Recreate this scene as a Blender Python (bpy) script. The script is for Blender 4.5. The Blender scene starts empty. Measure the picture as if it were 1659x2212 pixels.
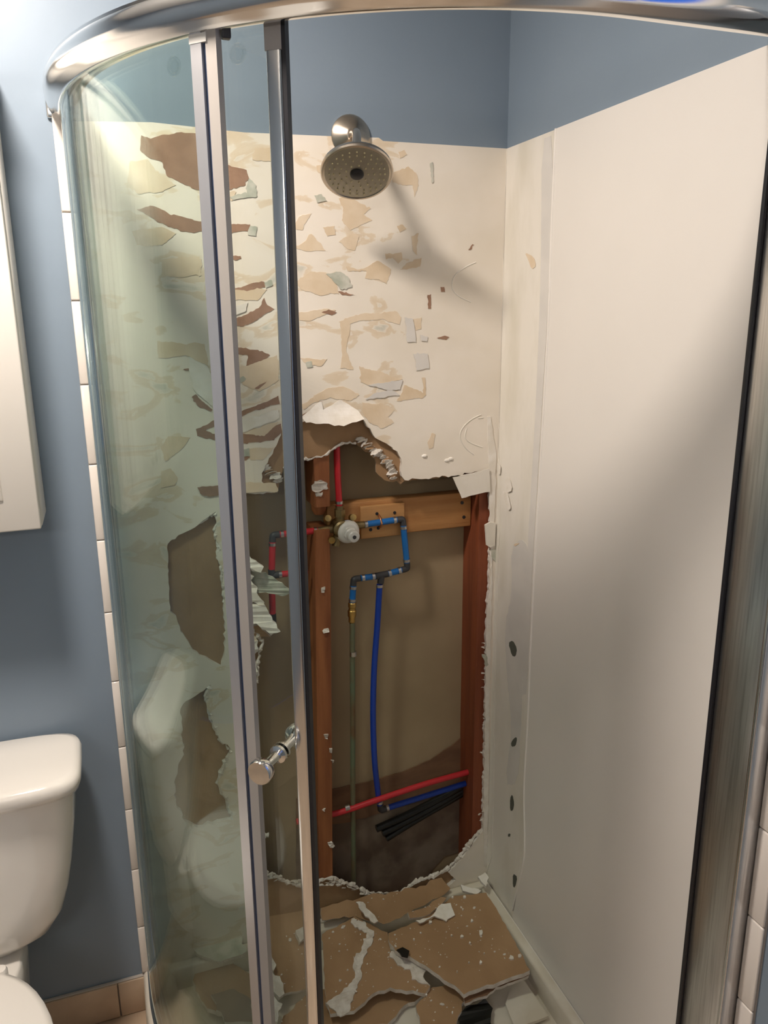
import bpy, bmesh, math, random
from mathutils import Vector, Matrix
from mathutils.geometry import tessellate_polygon

SC = bpy.context.scene
COL = SC.collection
# ------------------------------------------------------------------ camera
F, YAW, PITCH, ROLL = 1701.35, 0.336922, 0.254789, -0.0097383
ZO = 0.115                                   # floor lies this far below the rim of the shower base
CAM = Vector((-0.91524, -1.73944, 1.60398 + ZO))
_f = Vector((math.sin(YAW) * math.cos(PITCH), math.cos(YAW) * math.cos(PITCH), -math.sin(PITCH)))
_r = Vector((math.cos(YAW), -math.sin(YAW), 0))
_u = _r.cross(_f)
_R = math.cos(ROLL) * _r + math.sin(ROLL) * _u
_U = -math.sin(ROLL) * _r + math.cos(ROLL) * _u
cam = bpy.data.cameras.new('camera'); cam.sensor_fit = 'VERTICAL'; cam.sensor_height = 24
cam.lens = F / 2212 * 24; cam.clip_start = 0.02
co = bpy.data.objects.new('camera', cam); COL.objects.link(co)
m3 = Matrix((_R, _U, -_f)).transposed()
co.matrix_world = Matrix.Translation(CAM) @ m3.to_4x4()
SC.camera = co
# ------------------------------------------------------------------ world, exposure
LIGHT_POS = Vector((-1.15, -0.62, 2.60))
CEIL = 2.625
W = bpy.data.worlds.new('dusk'); SC.world = W; W.use_nodes = True
W.node_tree.nodes['Background'].inputs[0].default_value = (0.03, 0.16, 0.75, 1)
W.node_tree.nodes['Background'].inputs[1].default_value = 1.2
SC.view_settings.view_transform = 'Standard'; SC.view_settings.look = 'None'
SC.view_settings.exposure = 0.0; SC.view_settings.gamma = 1.0; SC.view_settings.use_curve_mapping = False
LAMP_STRENGTH = 285
GLOBE_STRENGTH = 44
LAMP_COL = (1.0, 0.885, 0.785)

# ------------------------------------------------------------------ helpers
def ray(px):
    return _f + _R * (px[0] - 829.5) / F - _U * (px[1] - 1106) / F
def P(px, axis, val):
    d = ray(px); return CAM + d * ((val - CAM[axis]) / d[axis])
def onplane(px, pt, n):
    d = ray(px); return CAM + d * ((pt - CAM).dot(n) / d.dot(n))
def crop(x0, y0, s): return lambda *pts: [(x0 + x / s, y0 + y / s) for x, y in pts]
k1 = crop(0, 0, 2); k2 = crop(830, 0, 2); k3 = crop(200, 550, 3.318); k4 = crop(600, 250, 3.19); k5 = crop(600, 750, 3.19)
r1 = crop(0, 1050, 2.37); r2 = crop(0, 1600, 2.37); r3 = crop(600, 1350, 3.016); r4 = crop(520, 1750, 2.2726)
r5 = crop(1000, 900, 2.517); r6 = crop(1000, 1600, 2.517)

def newmat(name):
    m = bpy.data.materials.new(name); m.use_nodes = True
    return m, m.node_tree.nodes, m.node_tree.links, m.node_tree.nodes['Principled BSDF']
def mat(name, c1, rough=0.5, metal=0.0, c2=None, scale=8.0, stretch=(1, 1, 1), lo=0.4, hi=0.6, bump=0.0, bscale=60.0, detail=6.0, coat=0.0):
    m, N, Lk, b = newmat(name)
    b.inputs['Base Color'].default_value = (*c1, 1); b.inputs['Roughness'].default_value = rough
    b.inputs['Metallic'].default_value = metal; b.inputs['Coat Weight'].default_value = coat
    tc = N.new('ShaderNodeTexCoord'); mp = N.new('ShaderNodeMapping'); mp.inputs['Scale'].default_value = stretch
    Lk.new(tc.outputs['Object'], mp.inputs[0])
    if c2:
        t = N.new('ShaderNodeTexNoise'); t.inputs['Scale'].default_value = scale; t.inputs['Detail'].default_value = detail
        Lk.new(mp.outputs[0], t.inputs['Vector'])
        r = N.new('ShaderNodeValToRGB'); r.color_ramp.elements[0].position = lo; r.color_ramp.elements[1].position = hi
        r.color_ramp.elements[0].color = (*c1, 1); r.color_ramp.elements[1].color = (*c2, 1)
        Lk.new(t.outputs['Fac'], r.inputs[0]); Lk.new(r.outputs[0], b.inputs['Base Color'])
    if bump:
        t2 = N.new('ShaderNodeTexNoise'); t2.inputs['Scale'].default_value = bscale; t2.inputs['Detail'].default_value = 5
        Lk.new(mp.outputs[0], t2.inputs['Vector'])
        bp = N.new('ShaderNodeBump'); bp.inputs['Strength'].default_value = bump; bp.inputs['Distance'].default_value = 0.004
        Lk.new(t2.outputs['Fac'], bp.inputs['Height']); Lk.new(bp.outputs[0], b.inputs['Normal'])
    return m
def glassmat(name, tint, rough=0.0):
    m = bpy.data.materials.new(name); m.use_nodes = True
    N, Lk = m.node_tree.nodes, m.node_tree.links
    N.remove(N['Principled BSDF'])
    lw = N.new('ShaderNodeLayerWeight'); lw.inputs['Blend'].default_value = 0.5
    pw = N.new('ShaderNodeMath'); pw.operation = 'POWER'; pw.inputs[1].default_value = 5.0
    ma = N.new('ShaderNodeMath'); ma.operation = 'MULTIPLY_ADD'; ma.inputs[1].default_value = 0.95; ma.inputs[2].default_value = 0.045
    Lk.new(lw.outputs['Facing'], pw.inputs[0]); Lk.new(pw.outputs[0], ma.inputs[0])
    tr = N.new('ShaderNodeBsdfTransparent'); tr.inputs[0].default_value = (*tint, 1)
    gl = N.new('ShaderNodeBsdfGlossy'); gl.inputs['Roughness'].default_value = rough; gl.inputs[0].default_value = (0.95, 1, 0.97, 1)
    mx = N.new('ShaderNodeMixShader')
    Lk.new(ma.outputs[0], mx.inputs[0]); Lk.new(tr.outputs[0], mx.inputs[1]); Lk.new(gl.outputs[0], mx.inputs[2])
    Lk.new(mx.outputs[0], N['Material Output'].inputs[0])
    return m

M = {}
M['blue'] = mat('blue_paint', (0.215, 0.275, 0.342), 0.42, c2=(0.225, 0.285, 0.352), scale=3, bump=0.10, bscale=25)
M['ceiling'] = mat('ceiling_paint', (0.8, 0.78, 0.74), 0.8, bump=0.1)
M['panel'] = mat('white_wall_panel', (0.80, 0.765, 0.72), 0.38, c2=(0.78, 0.745, 0.70), scale=2)
M['cream'] = mat('cream_wall', (0.80, 0.76, 0.69), 0.6, c2=(0.70, 0.66, 0.57), scale=9, stretch=(1, 1, .35), lo=.48, hi=.66, bump=0.25, bscale=40)
M['paper_white'] = mat('white_torn_paper', (0.86, 0.82, 0.76), 0.85, c2=(0.78, 0.73, 0.65), scale=30, bump=0.2, bscale=90)
M['brown'] = mat('brown_kraft_paper', (0.40, 0.25, 0.135), 0.85, c2=(0.34, 0.205, 0.105), scale=7, bump=0.15, bscale=120)
M['brown_red'] = mat('torn_brown_paper', (0.36, 0.215, 0.145), 0.9, c2=(0.30, 0.175, 0.115), scale=20, bump=0.3, bscale=120)
M['tan'] = mat('tan_torn_paper', (0.69, 0.55, 0.385), 0.9, c2=(0.77, 0.65, 0.50), scale=18, lo=.35, hi=.7, bump=0.2)
M['grey_green'] = mat('grey_green_paper', (0.42, 0.44, 0.36), 0.9, c2=(0.62, 0.61, 0.53), scale=25, bump=0.2)
M['grey'] = mat('pale_grey_scuff', (0.66, 0.635, 0.60), 0.8, c2=(0.71, 0.68, 0.64), scale=12, detail=2)
M['gypsum'] = mat('crumbled_gypsum', (0.80, 0.75, 0.69), 0.95, c2=(0.66, 0.60, 0.53), scale=45, bump=0.9, bscale=160)
M['rear'] = mat('rear_drywall_paper', (0.38, 0.29, 0.175), 0.85, c2=(0.42, 0.325, 0.20), scale=4, bump=0.1)
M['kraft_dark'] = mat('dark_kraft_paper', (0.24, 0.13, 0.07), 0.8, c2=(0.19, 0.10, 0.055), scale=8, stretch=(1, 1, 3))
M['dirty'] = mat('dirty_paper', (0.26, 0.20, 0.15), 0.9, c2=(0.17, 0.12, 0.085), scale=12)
M['stud'] = mat('redwood_stud', (0.36, 0.13, 0.045), 0.65, c2=(0.20, 0.06, 0.02), scale=6, stretch=(6, 6, .5), lo=.35, hi=.7, bump=0.3, bscale=40)
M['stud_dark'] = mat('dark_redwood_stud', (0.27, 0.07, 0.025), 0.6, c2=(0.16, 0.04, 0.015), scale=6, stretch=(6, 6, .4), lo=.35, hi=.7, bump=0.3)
M['pine'] = mat('pine_board', (0.56, 0.29, 0.105), 0.6, c2=(0.42, 0.19, 0.06), scale=5, stretch=(.6, 5, 9), lo=.35, hi=.68, bump=0.15)
M['pine_light'] = mat('pale_pine_block', (0.60, 0.33, 0.125), 0.6, c2=(0.47, 0.23, 0.08), scale=5, stretch=(.6, 5, 9), lo=.35, hi=.68, bump=0.15)
M['pex_blue'] = mat('blue_pex', (0.012, 0.16, 0.50), 0.32)
M['pex_deep'] = mat('deep_blue_pex', (0.008, 0.055, 0.42), 0.3)
M['pex_red'] = mat('red_pex', (0.55, 0.025, 0.035), 0.35)
M['fitting'] = mat('dark_grey_fitting', (0.05, 0.05, 0.055), 0.45)
M['ring'] = mat('steel_ring', (0.62, 0.60, 0.57), 0.3, 1.0)
M['brass'] = mat('brass', (0.62, 0.42, 0.14), 0.32, 1.0)
M['brass_dull'] = mat('dull_brass', (0.36, 0.27, 0.13), 0.45, 0.9, c2=(0.22, 0.17, 0.09), scale=40)
M['copper_green'] = mat('green_tarnished_copper', (0.17, 0.21, 0.13), 0.6, 0.3, c2=(0.20, 0.12, 0.06), scale=12, stretch=(1, 1, .6), lo=.45, hi=.62)
M['copper'] = mat('copper', (0.60, 0.27, 0.13), 0.4, 1.0)
M['white_plastic'] = mat('white_plastic', (0.72, 0.71, 0.67), 0.35)
M['nickel'] = mat('brushed_nickel', (0.56, 0.49, 0.41), 0.26, 1.0)
M['nickel_dark'] = mat('spray_face', (0.42, 0.39, 0.32), 0.36, 0.85)
M['nozzle'] = mat('nozzle_rubber', (0.62, 0.55, 0.33), 0.5)
M['black'] = mat('black_rubber', (0.012, 0.012, 0.016), 0.42)
M['black_gloss'] = mat('black_plastic', (0.012, 0.013, 0.012), 0.28)
M['chrome'] = mat('polished_aluminium', (0.80, 0.79, 0.77), 0.085, 1.0)
M['rail_chrome'] = mat('bright_dip_aluminium', (0.88, 0.87, 0.85), 0.14, 1.0)
M['alu'] = mat('bright_aluminium', (0.72, 0.73, 0.75), 0.2, 1.0)
M['alu_satin'] = mat('satin_aluminium', (0.75, 0.75, 0.77), 0.38, 0.85)
M['alu_streak'] = mat('scratched_aluminium', (0.72, 0.72, 0.73), 0.28, 1.0, c2=(0.50, 0.50, 0.51), scale=30, stretch=(8, 8, .25), lo=.45, hi=.75)
M['seal'] = mat('clear_vinyl_seal', (0.40, 0.375, 0.35), 0.35)
M['seal_blue'] = mat('dark_groove', (0.045, 0.07, 0.14), 0.4)
M['porcelain'] = mat('white_porcelain', (0.84, 0.80, 0.74), 0.12, coat=0.5)
M['cabinet'] = mat('white_cabinet_paint', (0.83, 0.79, 0.73), 0.35)
M['acrylic'] = mat('white_acrylic', (0.78, 0.73, 0.64), 0.3, c2=(0.70, 0.64, 0.53), scale=10)
M['tile_white'] = mat('white_glazed_tile', (0.82, 0.76, 0.70), 0.18)
M['grout'] = mat('grout', (0.50, 0.45, 0.40), 0.9)
M['tile_beige'] = mat('beige_stone_tile', (0.60, 0.46, 0.33), 0.4, c2=(0.50, 0.37, 0.26), scale=14, lo=.35, hi=.7)
M['caulk'] = mat('white_caulk', (0.84, 0.80, 0.75), 0.4)
M['wood_door'] = mat('dark_brown_door', (0.09, 0.05, 0.03), 0.4, c2=(0.06, 0.032, 0.02), scale=4, stretch=(8, 8, .6))
M['white_trim'] = mat('white_trim', (0.8, 0.78, 0.74), 0.4)
M['glass_fixed'] = glassmat('fixed_glass', (0.905, 0.945, 0.925))
M['glass_door'] = glassmat('door_glass', (0.925, 0.95, 0.935))
M['glass_window'] = glassmat('window_glass', (0.97, 0.98, 0.98))
M['gap'] = mat('dark_spot', (0.10, 0.105, 0.085), 0.9)

def lamp_material(strength):
    m, N, Lk, b = newmat('lamp_diffuser')
    b.inputs['Base Color'].default_value = (0.9, 0.88, 0.84, 1)
    b.inputs['Emission Color'].default_value = (*LAMP_COL, 1); b.inputs['Emission Strength'].default_value = strength
    return m
M['lamp'] = lamp_material(LAMP_STRENGTH); M['globe'] = lamp_material(GLOBE_STRENGTH)

def torn_sheet_material():
    # drywall face: white primer and joint compound with tan paper where the adhesive tore the skin off
    m, N, Lk, b = newmat('torn_drywall_face'); b.inputs['Roughness'].default_value = 0.82
    tc = N.new('ShaderNodeTexCoord'); mp = N.new('ShaderNodeMapping'); mp.inputs['Scale'].default_value = (1, 1, 1.9)
    Lk.new(tc.outputs['Object'], mp.inputs[0])
    n1 = N.new('ShaderNodeTexNoise'); n1.inputs['Scale'].default_value = 9; n1.inputs['Detail'].default_value = 9; n1.inputs['Distortion'].default_value = 0.6
    n2 = N.new('ShaderNodeTexNoise'); n2.inputs['Scale'].default_value = 5; n2.inputs['Detail'].default_value = 3
    Lk.new(mp.outputs[0], n1.inputs[0]); Lk.new(tc.outputs['Object'], n2.inputs[0])
    sx = N.new('ShaderNodeSeparateXYZ'); Lk.new(tc.outputs['Object'], sx.inputs[0])
    mr = N.new('ShaderNodeMapRange'); mr.inputs[1].default_value = -0.30; mr.inputs[2].default_value = -0.20
    mr.inputs[3].default_value = 0.0; mr.inputs[4].default_value = 0.20
    Lk.new(sx.outputs[0], mr.inputs[0])
    sb = N.new('ShaderNodeMath'); sb.operation = 'SUBTRACT'; Lk.new(n1.outputs['Fac'], sb.inputs[0]); Lk.new(mr.outputs[0], sb.inputs[1])
    rp = N.new('ShaderNodeValToRGB'); e = rp.color_ramp.elements
    e[0].position = 0.0; e[0].color = (0.86, 0.80, 0.72, 1); e[1].position = 0.545; e[1].color = (0.84, 0.775, 0.68, 1)
    x = e.new(0.56); x.color = (0.775, 0.67, 0.53, 1); x = e.new(0.62); x.color = (0.73, 0.61, 0.46, 1); x = e.new(0.635); x.color = (0.82, 0.75, 0.65, 1); x = e.new(0.70); x.color = (0.62, 0.60, 0.52, 1)
    Lk.new(sb.outputs[0], rp.inputs[0])
    mx = N.new('ShaderNodeMix'); mx.data_type = 'RGBA'; mx.blend_type = 'MULTIPLY'; mx.inputs[0].default_value = 0.35
    r2_ = N.new('ShaderNodeValToRGB'); r2_.color_ramp.elements[0].color = (0.80, 0.78, 0.72, 1); r2_.color_ramp.elements[1].color = (1, 1, 1, 1)
    r2_.color_ramp.elements[0].position = .35; r2_.color_ramp.elements[1].position = .6
    Lk.new(n2.outputs['Fac'], r2_.inputs[0]); Lk.new(rp.outputs[0], mx.inputs[6]); Lk.new(r2_.outputs[0], mx.inputs[7])
    Lk.new(mx.outputs[2], b.inputs['Base Color'])
    bp = N.new('ShaderNodeBump'); bp.inputs['Strength'].default_value = 0.35; bp.inputs['Distance'].default_value = 0.003
    Lk.new(sb.outputs[0], bp.inputs['Height']); Lk.new(bp.outputs[0], b.inputs['Normal'])
    return m
M['sheet'] = torn_sheet_material()

# -------- object helpers
def link(name, me, parent=None):
    o = bpy.data.objects.new(name, me); COL.objects.link(o)
    if parent: o.parent = parent
    return o
def obj(name, bm, mats, parent=None, smooth=False):
    bmesh.ops.recalc_face_normals(bm, faces=bm.faces)
    me = bpy.data.meshes.new(name); bm.to_mesh(me); bm.free()
    for m in (mats if isinstance(mats, (list, tuple)) else [mats]): me.materials.append(m)
    if smooth:
        me.shade_smooth()
        me.set_sharp_from_angle(angle=math.radians(smooth if smooth is not True else 40))
    return link(name, me, parent)
def tag(o, label=None, cat=None, group=None, kind=None):
    for k, v in (('label', label), ('category', cat), ('group', group), ('kind', kind)):
        if v: o[k] = v
    return o
def empty(name, label, cat, group=None):
    o = bpy.data.objects.new(name, None); COL.objects.link(o); o.empty_display_size = .05
    return tag(o, label, cat, group)
def box(bm, lo, hi, bev=0.0, seg=2, mi=0):
    r = bmesh.ops.create_cube(bm, size=1)
    for v in r['verts']:
        v.co = Vector([lo[i] + (v.co[i] + .5) * (hi[i] - lo[i]) for i in range(3)])
    fs = list({f for v in r['verts'] for f in v.link_faces})
    for f in fs: f.material_index = mi
    if bev:
        es = list({e for v in r['verts'] for e in v.link_edges})
        bmesh.ops.bevel(bm, geom=es, offset=bev, segments=seg, affect='EDGES', profile=.5)
    return bm
def boxobj(name, lo, hi, m, parent=None, bev=0.0):
    bm = bmesh.new(); box(bm, lo, hi, bev); return obj(name, bm, m, parent, smooth=bool(bev) and 50)
def frame_of(t):
    t = t.normalized(); a = Vector((0, 0, 1)) if abs(t.z) < .9 else Vector((1, 0, 0))
    u = t.cross(a).normalized(); return u, t.cross(u).normalized()
def tube(bm, pts, r, seg=12, cap=True):
    pts = [Vector(p) for p in pts]; rs = r if isinstance(r, (list, tuple)) else [r] * len(pts)
    rings = []; u = None
    for i, p in enumerate(pts):
        t = (pts[min(i + 1, len(pts) - 1)] - pts[max(i - 1, 0)])
        if u is None: u, v = frame_of(t)
        else:
            tt = t.normalized(); u = (u - tt * u.dot(tt)).normalized(); v = tt.cross(u).normalized()
        rings.append([bm.verts.new(p + (u * math.cos(2 * math.pi * k / seg) + v * math.sin(2 * math.pi * k / seg)) * rs[i]) for k in range(seg)])
    for a, b in zip(rings[:-1], rings[1:]):
        for k in range(seg): bm.faces.new((a[k], a[(k + 1) % seg], b[(k + 1) % seg], b[k]))
    if cap: bm.faces.new(rings[0]); bm.faces.new(rings[-1])
    return bm
def tubeobj(name, pts, r, m, parent=None, seg=12):
    bm = bmesh.new(); tube(bm, pts, r, seg); return obj(name, bm, m, parent, smooth=50)
def lathe(bm, prof, origin, axis, seg=28, mi=0):
    """prof: (radius, distance along axis)"""
    origin = Vector(origin); axis = Vector(axis).normalized(); u, v = frame_of(axis); rings = []
    for r, h in prof:
        c = origin + axis * h
        if r < 1e-6: rings.append([bm.verts.new(c)])
        else: rings.append([bm.verts.new(c + (u * math.cos(2 * math.pi * k / seg) + v * math.sin(2 * math.pi * k / seg)) * r) for k in range(seg)])
    for a, b in zip(rings[:-1], rings[1:]):
        for k in range(seg):
            if len(a) == 1 and len(b) == 1: continue
            if len(a) == 1: f = bm.faces.new((a[0], b[(k + 1) % seg], b[k]))
            elif len(b) == 1: f = bm.faces.new((a[k], a[(k + 1) % seg], b[0]))
            else: f = bm.faces.new((a[k], a[(k + 1) % seg], b[(k + 1) % seg], b[k]))
            f.material_index = mi
    for rg in (rings[0], rings[-1]):
        if len(rg) > 1: bm.faces.new(rg)
    return bm
def latheobj(name, prof, origin, axis, m, parent=None, seg=28):
    bm = bmesh.new(); lathe(bm, prof, origin, axis, seg); return obj(name, bm, m, parent, smooth=35)
def smoothpts(pts, n=6):
    pts = [Vector(p) for p in pts]; out = []
    for i in range(len(pts) - 1):
        p0, p1, p2, p3 = pts[max(i - 1, 0)], pts[i], pts[i + 1], pts[min(i + 2, len(pts) - 1)]
        for k in range(n):
            t = k / n
            out.append(.5 * (2 * p1 + (p2 - p0) * t + (2 * p0 - 5 * p1 + 4 * p2 - p3) * t * t + (3 * p1 - p0 - 3 * p2 + p3) * t ** 3))
    return out + [pts[-1]]
def jag(poly, amp, step, seed=0):
    """ragged closed outline in 2D"""
    rnd = random.Random(seed); poly = [Vector((p[0], p[1])) for p in poly]; out = []
    n = len(poly)
    for i in range(n):
        a, b = poly[i], poly[(i + 1) % n]; d = b - a; L = d.length
        k = max(1, int(L / step)); nn = Vector((-d.y, d.x)) / (L + 1e-9)
        for j in range(k):
            t = j / k; o = 0 if j == 0 else rnd.gauss(0, amp * .55)
            out.append(a + d * t + nn * o + (d / (L + 1e-9)) * (0 if j == 0 else rnd.gauss(0, step * .12)))
    return out
def ragged(poly, coarse, fine, seed):
    return jag(jag(poly, coarse, .018, seed), fine, .0045, seed + 1)
def chaikin(l):
    out = []
    for a, b in zip(l, l[1:] + l[:1]):
        a, b = Vector((a[0], a[1])), Vector((b[0], b[1])); out += [a.lerp(b, .22), a.lerp(b, .78)]
    return out
def plate(name, outer, holes, fr, th, mats, parent=None, bulge=None, lower=None):
    """fr=(O,U,V,N): 2D outline at O + u U + v V, extruded th along -N; material 0 face, 1 edge, 2 back"""
    O, U, V, N = fr; loops = [outer] + list(holes)
    flat = [p for l in loops for p in l]
    tris = tessellate_polygon([[Vector((p[0], p[1], 0)) for p in l] for l in loops])
    bm = bmesh.new()
    z = (lambda p: bulge(p)) if bulge else (lambda p: 0)
    top = [bm.verts.new(O + U * p[0] + V * p[1] + N * z(p)) for p in flat]
    bot = [bm.verts.new(O + U * p[0] + V * p[1] + N * (z(p) - th)) for p in flat]
    for t in tris:
        try:
            bm.faces.new([top[i] for i in t]).material_index = 0
            bm.faces.new([bot[i] for i in reversed(t)]).material_index = 2 if isinstance(mats, (list, tuple)) and len(mats) > 2 else 0
        except ValueError: pass
    s = 0; em = 1 if isinstance(mats, (list, tuple)) and len(mats) > 1 else 0
    for l in loops:
        n = len(l)
        for i in range(n):
            a, b = s + i, s + (i + 1) % n
            try: bm.faces.new((top[a], top[b], bot[b], bot[a])).material_index = em
            except ValueError: pass
        s += n
    return obj(name, bm, mats, parent)
WALLF = lambda y: (Vector((0, y, 0)), Vector((1, 0, 0)), Vector((0, 0, 1)), Vector((0, -1, 0)))
RIGHTF = lambda x: (Vector((x, 0, 0)), Vector((0, 1, 0)), Vector((0, 0, 1)), Vector((-1, 0, 0)))
def back2d(pxs, y=0.0): return [(P(q, 1, y).x, P(q, 1, y).z) for q in pxs]
def right2d(pxs, x=0.0): return [(P(q, 0, x).y, P(q, 0, x).z) for q in pxs]

# ------------------------------------------------------------------ plan of the enclosure (quadrant)
ZL = 1.95 + ZO
AX, AY, CXE, CYE = .695, .70, -.25, -.10
def ell(th, d): return Vector((CXE - (AX + d) * math.cos(th), CYE - (AY + d) * math.sin(th)))
def pathpts(d, a0=None, a1=None, n=64, end=0.0):
    if a0 is not None:
        out = []
        for k in range(n + 1): out.append(ell(math.radians(a0 + (a1 - a0) * k / n), d))
        return out
    return [Vector((CXE - AX - d, -end))] + [ell(math.pi / 2 * k / n, d) for k in range(n + 1)] + [Vector((-end, CYE - AY - d))]
def sweep(name, prof, m, parent=None, a0=None, a1=None, n=64, smooth=40, end=0.0):
    """prof: closed loop of (d, z) swept along the plan"""
    bm = bmesh.new(); cols = [pathpts(d, a0, a1, n, end) for d, z in prof]; L = len(cols[0])
    rows = [[bm.verts.new((cols[j][i].x, cols[j][i].y, prof[j][1])) for j in range(len(prof))] for i in range(L)]
    for a, b in zip(rows[:-1], rows[1:]):
        for j in range(len(prof)):
            k = (j + 1) % len(prof); bm.faces.new((a[j], a[k], b[k], b[j]))
    bm.faces.new(rows[0]); bm.faces.new(rows[-1])
    return obj(name, bm, m, parent, smooth=smooth)
def normal_at(deg):
    t = math.radians(deg); return Vector((-math.cos(t) / AX, -math.sin(t) / AY, 0)).normalized()

# ================================================================== ROOM SHELL
XL, YF = -2.7, -2.7
bm = bmesh.new()
box(bm, (XL, 0, ZL), (0.0896, .0127, CEIL)); box(bm, (XL, 0, 0), (-.9575, .0127, ZL))
wall_back = tag(obj('wall_back', bm, M['blue']), kind='structure')
bm = bmesh.new()
box(bm, (0, YF, 0), (.0127, -1.55, CEIL)); box(bm, (0, -1.02, 0), (.0127, -.0, CEIL))
box(bm, (0, -1.55, 2.12), (.0127, -1.02, CEIL)); box(bm, (0, -1.55, 0), (.0127, -1.02, 1.40))
wall_right = tag(obj('wall_right', bm, M['blue']), kind='structure')
tag(boxobj('wall_left', (XL - .02, YF, 0), (XL, 0, CEIL), M['blue']), kind='structure')
tag(boxobj('wall_front', (XL, YF - .02, 0), (.0127, YF, CEIL), M['blue']), kind='structure')
tag(boxobj('ceiling', (XL, YF, CEIL), (.0127, .0127, CEIL + .02), M['ceiling']), kind='structure')
tag(boxobj('wall_rear', (-1.3, .1021, 0), (.10, .1148, CEIL), M['rear']), kind='structure')
for lo, hi in (((-1.3, .0128, 0), (.0895, .102, .04)), ((-1.3, .0128, CEIL - .04), (.0895, .102, CEIL))): boxobj('plate', lo, hi, M['stud'], wall_back, .003)
for x in (-1.3, .052): boxobj('stud', (x, .0132, .041), (x + .038, .1018, CEIL - .041), M['stud'], wall_back, .003)
# floor with tiles
floor = tag(boxobj('floor', (XL, YF, -.03), (.0127, .0127, -.004), M['grout']), kind='structure')
bm = bmesh.new(); box(bm, (-.148, -.148, -.01), (.148, .148, 0), .002, 1)
tile_me = obj('tile', bm, M['tile_beige'], floor, smooth=50); first = True
for i in range(9):
    for j in range(9):
        o = tile_me if first else tile_me.copy()
        if not first: COL.objects.link(o)
        first = False; o.location = (-2.55 + .30 * i, -.15 - .30 * j, 0)
# window on the right wall, outside the frame (its blue dusk shows in the polished rail)
win = tag(boxobj('window_1', (.004, -1.55, 1.40), (.008, -1.02, 2.12), M['glass_window']), kind='structure')
for lo, hi in (((-.015, -1.59, 1.36), (.02, -1.55, 2.16)), ((-.015, -1.02, 1.36), (.02, -.98, 2.16)), ((-.015, -1.55, 2.12), (.02, -1.02, 2.16)), ((-.03, -1.55, 1.36), (.02, -1.02, 1.40)), ((-.006, -1.30, 1.40), (.003, -1.27, 2.12)), ((-.006, -1.55, 1.74), (.003, -1.02, 1.77))):
    boxobj('window_frame', lo, hi, M['white_trim'], win, .003)
door1 = tag(boxobj('door_1', (-1.5, YF + .001, .01), (-.7, YF + .04, 2.05), M['wood_door'], bev=.004), kind='structure')
latheobj('door_knob', [(0, .07), (.022, .068), (.027, .05), (.02, .03), (.01, .02), (.01, 0)], (-.77, YF + .04, 1.0), (0, 1, 0), M['nickel'], door1)
# ceiling lamp, outside the frame: it casts every shadow in view
lamp = empty('ceiling_lamp', 'round flush ceiling downlight with a glowing white disc outside the shower', 'lamp'); lamp.location = (LIGHT_POS.x, LIGHT_POS.y, CEIL)
bm = bmesh.new(); lathe(bm, [(.125, 0), (.125, .022), (.112, .026), (.106, .026), (.106, .015), (0, .015)], (0, 0, 0), (0, 0, -1), 40); obj('lamp_ring', bm, M['white_trim'], lamp, smooth=40)
bm = bmesh.new(); lathe(bm, [(.105, .0155), (.105, .0225), (.09, .0245), (0, .0255)], (0, 0, 0), (0, 0, -1), 40); obj('lamp_diffuser', bm, M['lamp'], lamp, smooth=60)
# unseen globe lamp on the front wall, added as soft fill from behind the camera
fill_lamp = empty('fill_light', 'three-globe lamp added as fill light on the wall behind the camera', 'lamp')
boxobj('back_plate', (-2.15, YF + .001, 2.02), (-1.45, YF + .025, 2.12), M['nickel'], fill_lamp, .004)
for x in (-2.03, -1.80, -1.57):
    latheobj('lamp_arm', [(.02, 0), (.012, .02), (.012, .07), (0, .07)], (x, YF + .025, 2.07), (0, 1, 0), M['nickel'], fill_lamp, 16)
    bm = bmesh.new(); bmesh.ops.create_uvsphere(bm, u_segments=24, v_segments=14, radius=.06, matrix=Matrix.Translation((x, YF + .15, 2.07))); obj('globe', bm, M['globe'], fill_lamp, smooth=80)

# ---- baseboard along the back wall: beige tiles
bb = tag(boxobj('baseboard_back', (XL, -.003, 0), (-.952, 0, .098), M['grout']), kind='structure')
for i in range(6):
    x1 = -1.022 - .305 * (i - 1) if i else -.952
    x0 = -1.022 - .305 * i
    boxobj('tile', (x0 + .0015, -.012, .001), (x1 - .0015, -.003, .1), M['tile_beige'], bb, .002)
boxobj('grout_cap', (XL, -.009, .1), (-.952, 0, .1035), M['grout'], bb, .0015)
# ---- narrow white trim tiles outside both jambs
def trimcol(name, lo, hi, joints, axis, mm):
    t = tag(boxobj(name, lo, hi, M['grout']), kind='structure')
    for a, b in zip(joints[:-1], joints[1:]):
        l, h = list(lo), list(hi); l[2], h[2] = a + .001, b - .001
        if axis == 1: l[1] -= .007; h[1] = lo[1]
        else: l[0] -= .006; h[0] = lo[0]
        boxobj('tile', l, h, mm, t, .0025)
    return t
jl = [.112, .247] + [.247 + .1655 * k for k in range(1, 12)]; jl[-1] = ZL + .02
trimcol('trim_1', (-.962, -.003, .104), (-.9455, -.0009, ZL + .006), [z for z in jl if z < ZL + .021], 1, M['tile_white'])
trimcol('trim_2', (-.003, -.953, .11), (0, -.9198, ZL), [.112, .262, .427, .592, .757, .922, 1.088, 1.253, 1.419, 1.584, 1.75, 1.915, ZL], 0, M['tile_white'])

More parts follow.
